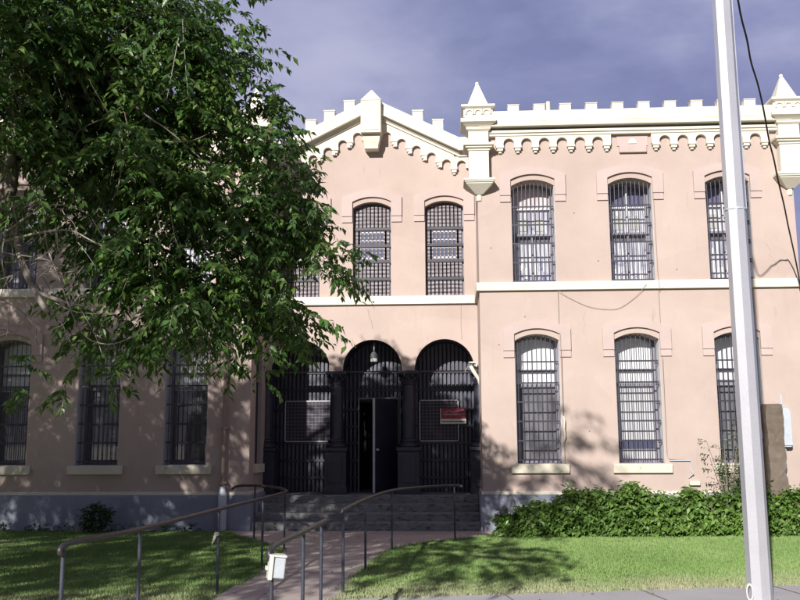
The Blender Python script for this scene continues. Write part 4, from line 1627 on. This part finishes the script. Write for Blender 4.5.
railing('dark handrail curving along the right lawn to the foot of the steps', smooth_path([(-1.225, 10.4, H), (-1.22, 10.5, H), (-1.15, 12.5, H), (-.93, 14.7, H), (-.5, 15.75, H), (.08, 16.3, H), (.22, 16.36, H - .02)], 8), [(x, y, H) for x, y in right_posts], (-1.0, 13.5))
# white box strapped to the near post
bx = thing('white_box', 'white plastic box strapped to the first post of the near handrail', 'box', (-1.30, 6.80, .775))
mb = MB()
mb.box(-.035, .085, -.07, .07, -.06, .115)
mb.obj('case', M['greybox'], bx, bevel=.012)
mb = MB()
mb.box(-.055, -.0352, -.085, .06, -.075, .13)
mb.box(-.06, .09, -.082, .07, .1155, .135)
mb.box(-.05, -.02, -.088, -.071, -.075, .13)
mb.obj('lid', M['whitebox'], bx, bevel=.006)
mb = MB()
mb.box(-.075, -.057, -.03, .05, .0, .03)
mb.obj('strap', M['whitebox'], bx)
bx.rotation_euler = (0, .1, .3)
bx.scale = (.86, .86, .86)
# tied ribbon on a left post
rb = MB()
for k in range(5):
    a = .6 * k
    rb.face([(0, 0, 0), (-.05 - .01 * k, -.02 * k, .07 - .05 * k), (-.035 - .012 * k, -.02 * k, .045 - .055 * k), (.0, -.01, -.03)])
rb.v = [(x * .55, y * .55, z * .7) for x, y, z in rb.v]
rb.tube([(0, 0, -.02), (0, 0, .02)], .025, 8)
tag(rb.obj('ribbon', M['ribbon'], loc=(-2.71, 10.63, .66)), 'pale ribbon tied round a post of the left handrail', 'ribbon')

# ------------------------------------------------------------------ pole and service cable
PX, PY = 3.205, 9.9
pole = thing('steel_pole', 'tall pale eight-sided steel pole at the pavement edge', 'pole', (PX, PY, 0))
mb = MB()
ZP = 11.0
mb.lathe(0, 0, [(.127, -.05), (.127, .02), (.127 - .0030 * ZP, ZP)], 8, rot=math.radians(34.5))
mb.obj('shaft', M['pole'], pole)
mb = MB()
mb.lathe(0, 0, [(.1165, 4.225), (.1165, 4.24)], 16)
mb.obj('strap', M['greybox'], pole)
mb = MB()
mb.tube([(.122, .02, 4.25), (.112, .02, 8.0), (.102, .02, ZP - .1)], .014, 8)
mb.obj('conduit', M['greybox'], pole, smooth=40)
mb = MB()
mb.tube([(-.06 + .05 * math.cos(a), -.145, .16 + .08 * math.sin(a)) for a in [2 * PI * i / 16 for i in range(17)]], .012, 6)
mb.v = [(x * .6 - .1 , y * .72, z) for x, y, z in mb.v]
mb.obj('hand_hole_rim', M['cream'], pole, smooth=40)

cb = MB()
wp2 = [(724, -110, 11.1), (738, 0, 12.2), (747, 40, 12.8), (751, 62, 13.2), (758, 85, 13.7), (764, 112, 14.3), (769, 140, 14.9), (774, 160, 15.4), (778, 180, 15.9), (784, 205, 16.5), (788, 225, 17.0), (796, 262, 17.6), (803, 300, 17.95)]
cb.tube(smooth_path([at(x, y, Y) for x, y, Y in wp2], 5), .014, 6)
tag(cb.obj('service_cable', M['cable'], smooth=50), 'black wavy service cable dropping from the sky to the right corner turret', 'cable')

# ------------------------------------------------------------------ light
SD = Vector((.345, 1.0, -.5)).normalized()
sl = bpy.data.lights.new('sun', 'SUN')
sl.energy = 4.6
sl.angle = math.radians(.53)
sl.color = (1.0, .965, .90)
so = bpy.data.objects.new('sun', sl)
COL.objects.link(so)
so.rotation_euler = SD.to_track_quat('-Z', 'Y').to_euler()
so.location = (-6, -12, 14)
elev = math.asin(-SD.z)
rot = math.atan2(-SD.x, -SD.y)

world = bpy.data.worlds.new('World')
scene.world = world
world.use_nodes = True
nt = world.node_tree
bg = nt.nodes['Background']
sky = N(nt, 'ShaderNodeTexSky', sky_type='NISHITA')
sky.sun_disc = False
sky.sun_elevation = elev
sky.sun_rotation = rot
sky.altitude = 600
sky.air_density = 1.0
sky.dust_density = .8
tc = N(nt, 'ShaderNodeTexCoord')
mp = N(nt, 'ShaderNodeMapping')
mp.inputs['Scale'].default_value = (1.5, 1.5, 3.2)
mp.inputs['Location'].default_value = (.3, .1, .25)
nt.links.new(tc.outputs['Generated'], mp.inputs['Vector'])
cl = noise(nt, mp.outputs['Vector'], 2.2, 9, .56)
cn_ = N(nt, 'ShaderNodeTexNoise')
cn_.inputs['Scale'].default_value = 3.0
cn_.inputs['Detail'].default_value = 9
cn_.inputs['Roughness'].default_value = .55
cn_.inputs['Distortion'].default_value = .15
nt.links.new(mp.outputs['Vector'], cn_.inputs['Vector'])
cl2 = cn_.outputs['Fac']
cloudc = ramp(nt, cl2, [(.38, (3.1, 3.4, 6.2)), (.50, (3.9, 4.2, 7.2)), (.64, (5.4, 5.6, 8.5))])
# brighter bank of cloud low behind the gable, direction (-.22, .93, .33)
dt = N(nt, 'ShaderNodeVectorMath', operation='DOT_PRODUCT')
dvec = Vector((-.13, 1.0, .37)).normalized()
dt.inputs[1].default_value = dvec
nt.links.new(tc.outputs['Generated'], dt.inputs[0])
bank = ramp(nt, dt.outputs['Value'], [(.984, G1), (.9995, W1)])
mul = N(nt, 'ShaderNodeMath', operation='MULTIPLY')
nt.links.new(bank, mul.inputs[0])
nt.links.new(ramp(nt, cl, [(.35, (.15,) * 3), (.62, W1)]), mul.inputs[1])
cloudc = mixc(nt, mul.outputs[0], cloudc, (6.8, 6.9, 9.4))
cover = ramp(nt, cl, [(.28, (.7,) * 3), (.5, (.97,) * 3)])
# unseen cloud behind the camera, added dark to cut the fill light in shade
dn = N(nt, 'ShaderNodeVectorMath', operation='DOT_PRODUCT')
dn.inputs[1].default_value = (0, .95, .31)
nt.links.new(tc.outputs['Generated'], dn.inputs[0])
cloudc = mixc(nt, ramp(nt, dn.outputs['Value'], [(.25, G1), (.8, W1)]), mixc(nt, 1.0, cloudc, (.74, .68, .60), 'MULTIPLY'), cloudc)
skyc = mixc(nt, cover, sky.outputs['Color'], cloudc)
nt.links.new(skyc, bg.inputs['Color'])
bg.inputs['Strength'].default_value = .05

# ------------------------------------------------------------------ render settings
scene.render.engine = 'CYCLES'
scene.cycles.max_bounces = 6
scene.cycles.transparent_max_bounces = 8
scene.cycles.use_denoising = True
scene.view_settings.view_transform = 'Standard'
scene.view_settings.look = 'None'
scene.view_settings.exposure = .56
scene.view_settings.gamma = 1.0
scene.view_settings.use_curve_mapping = False
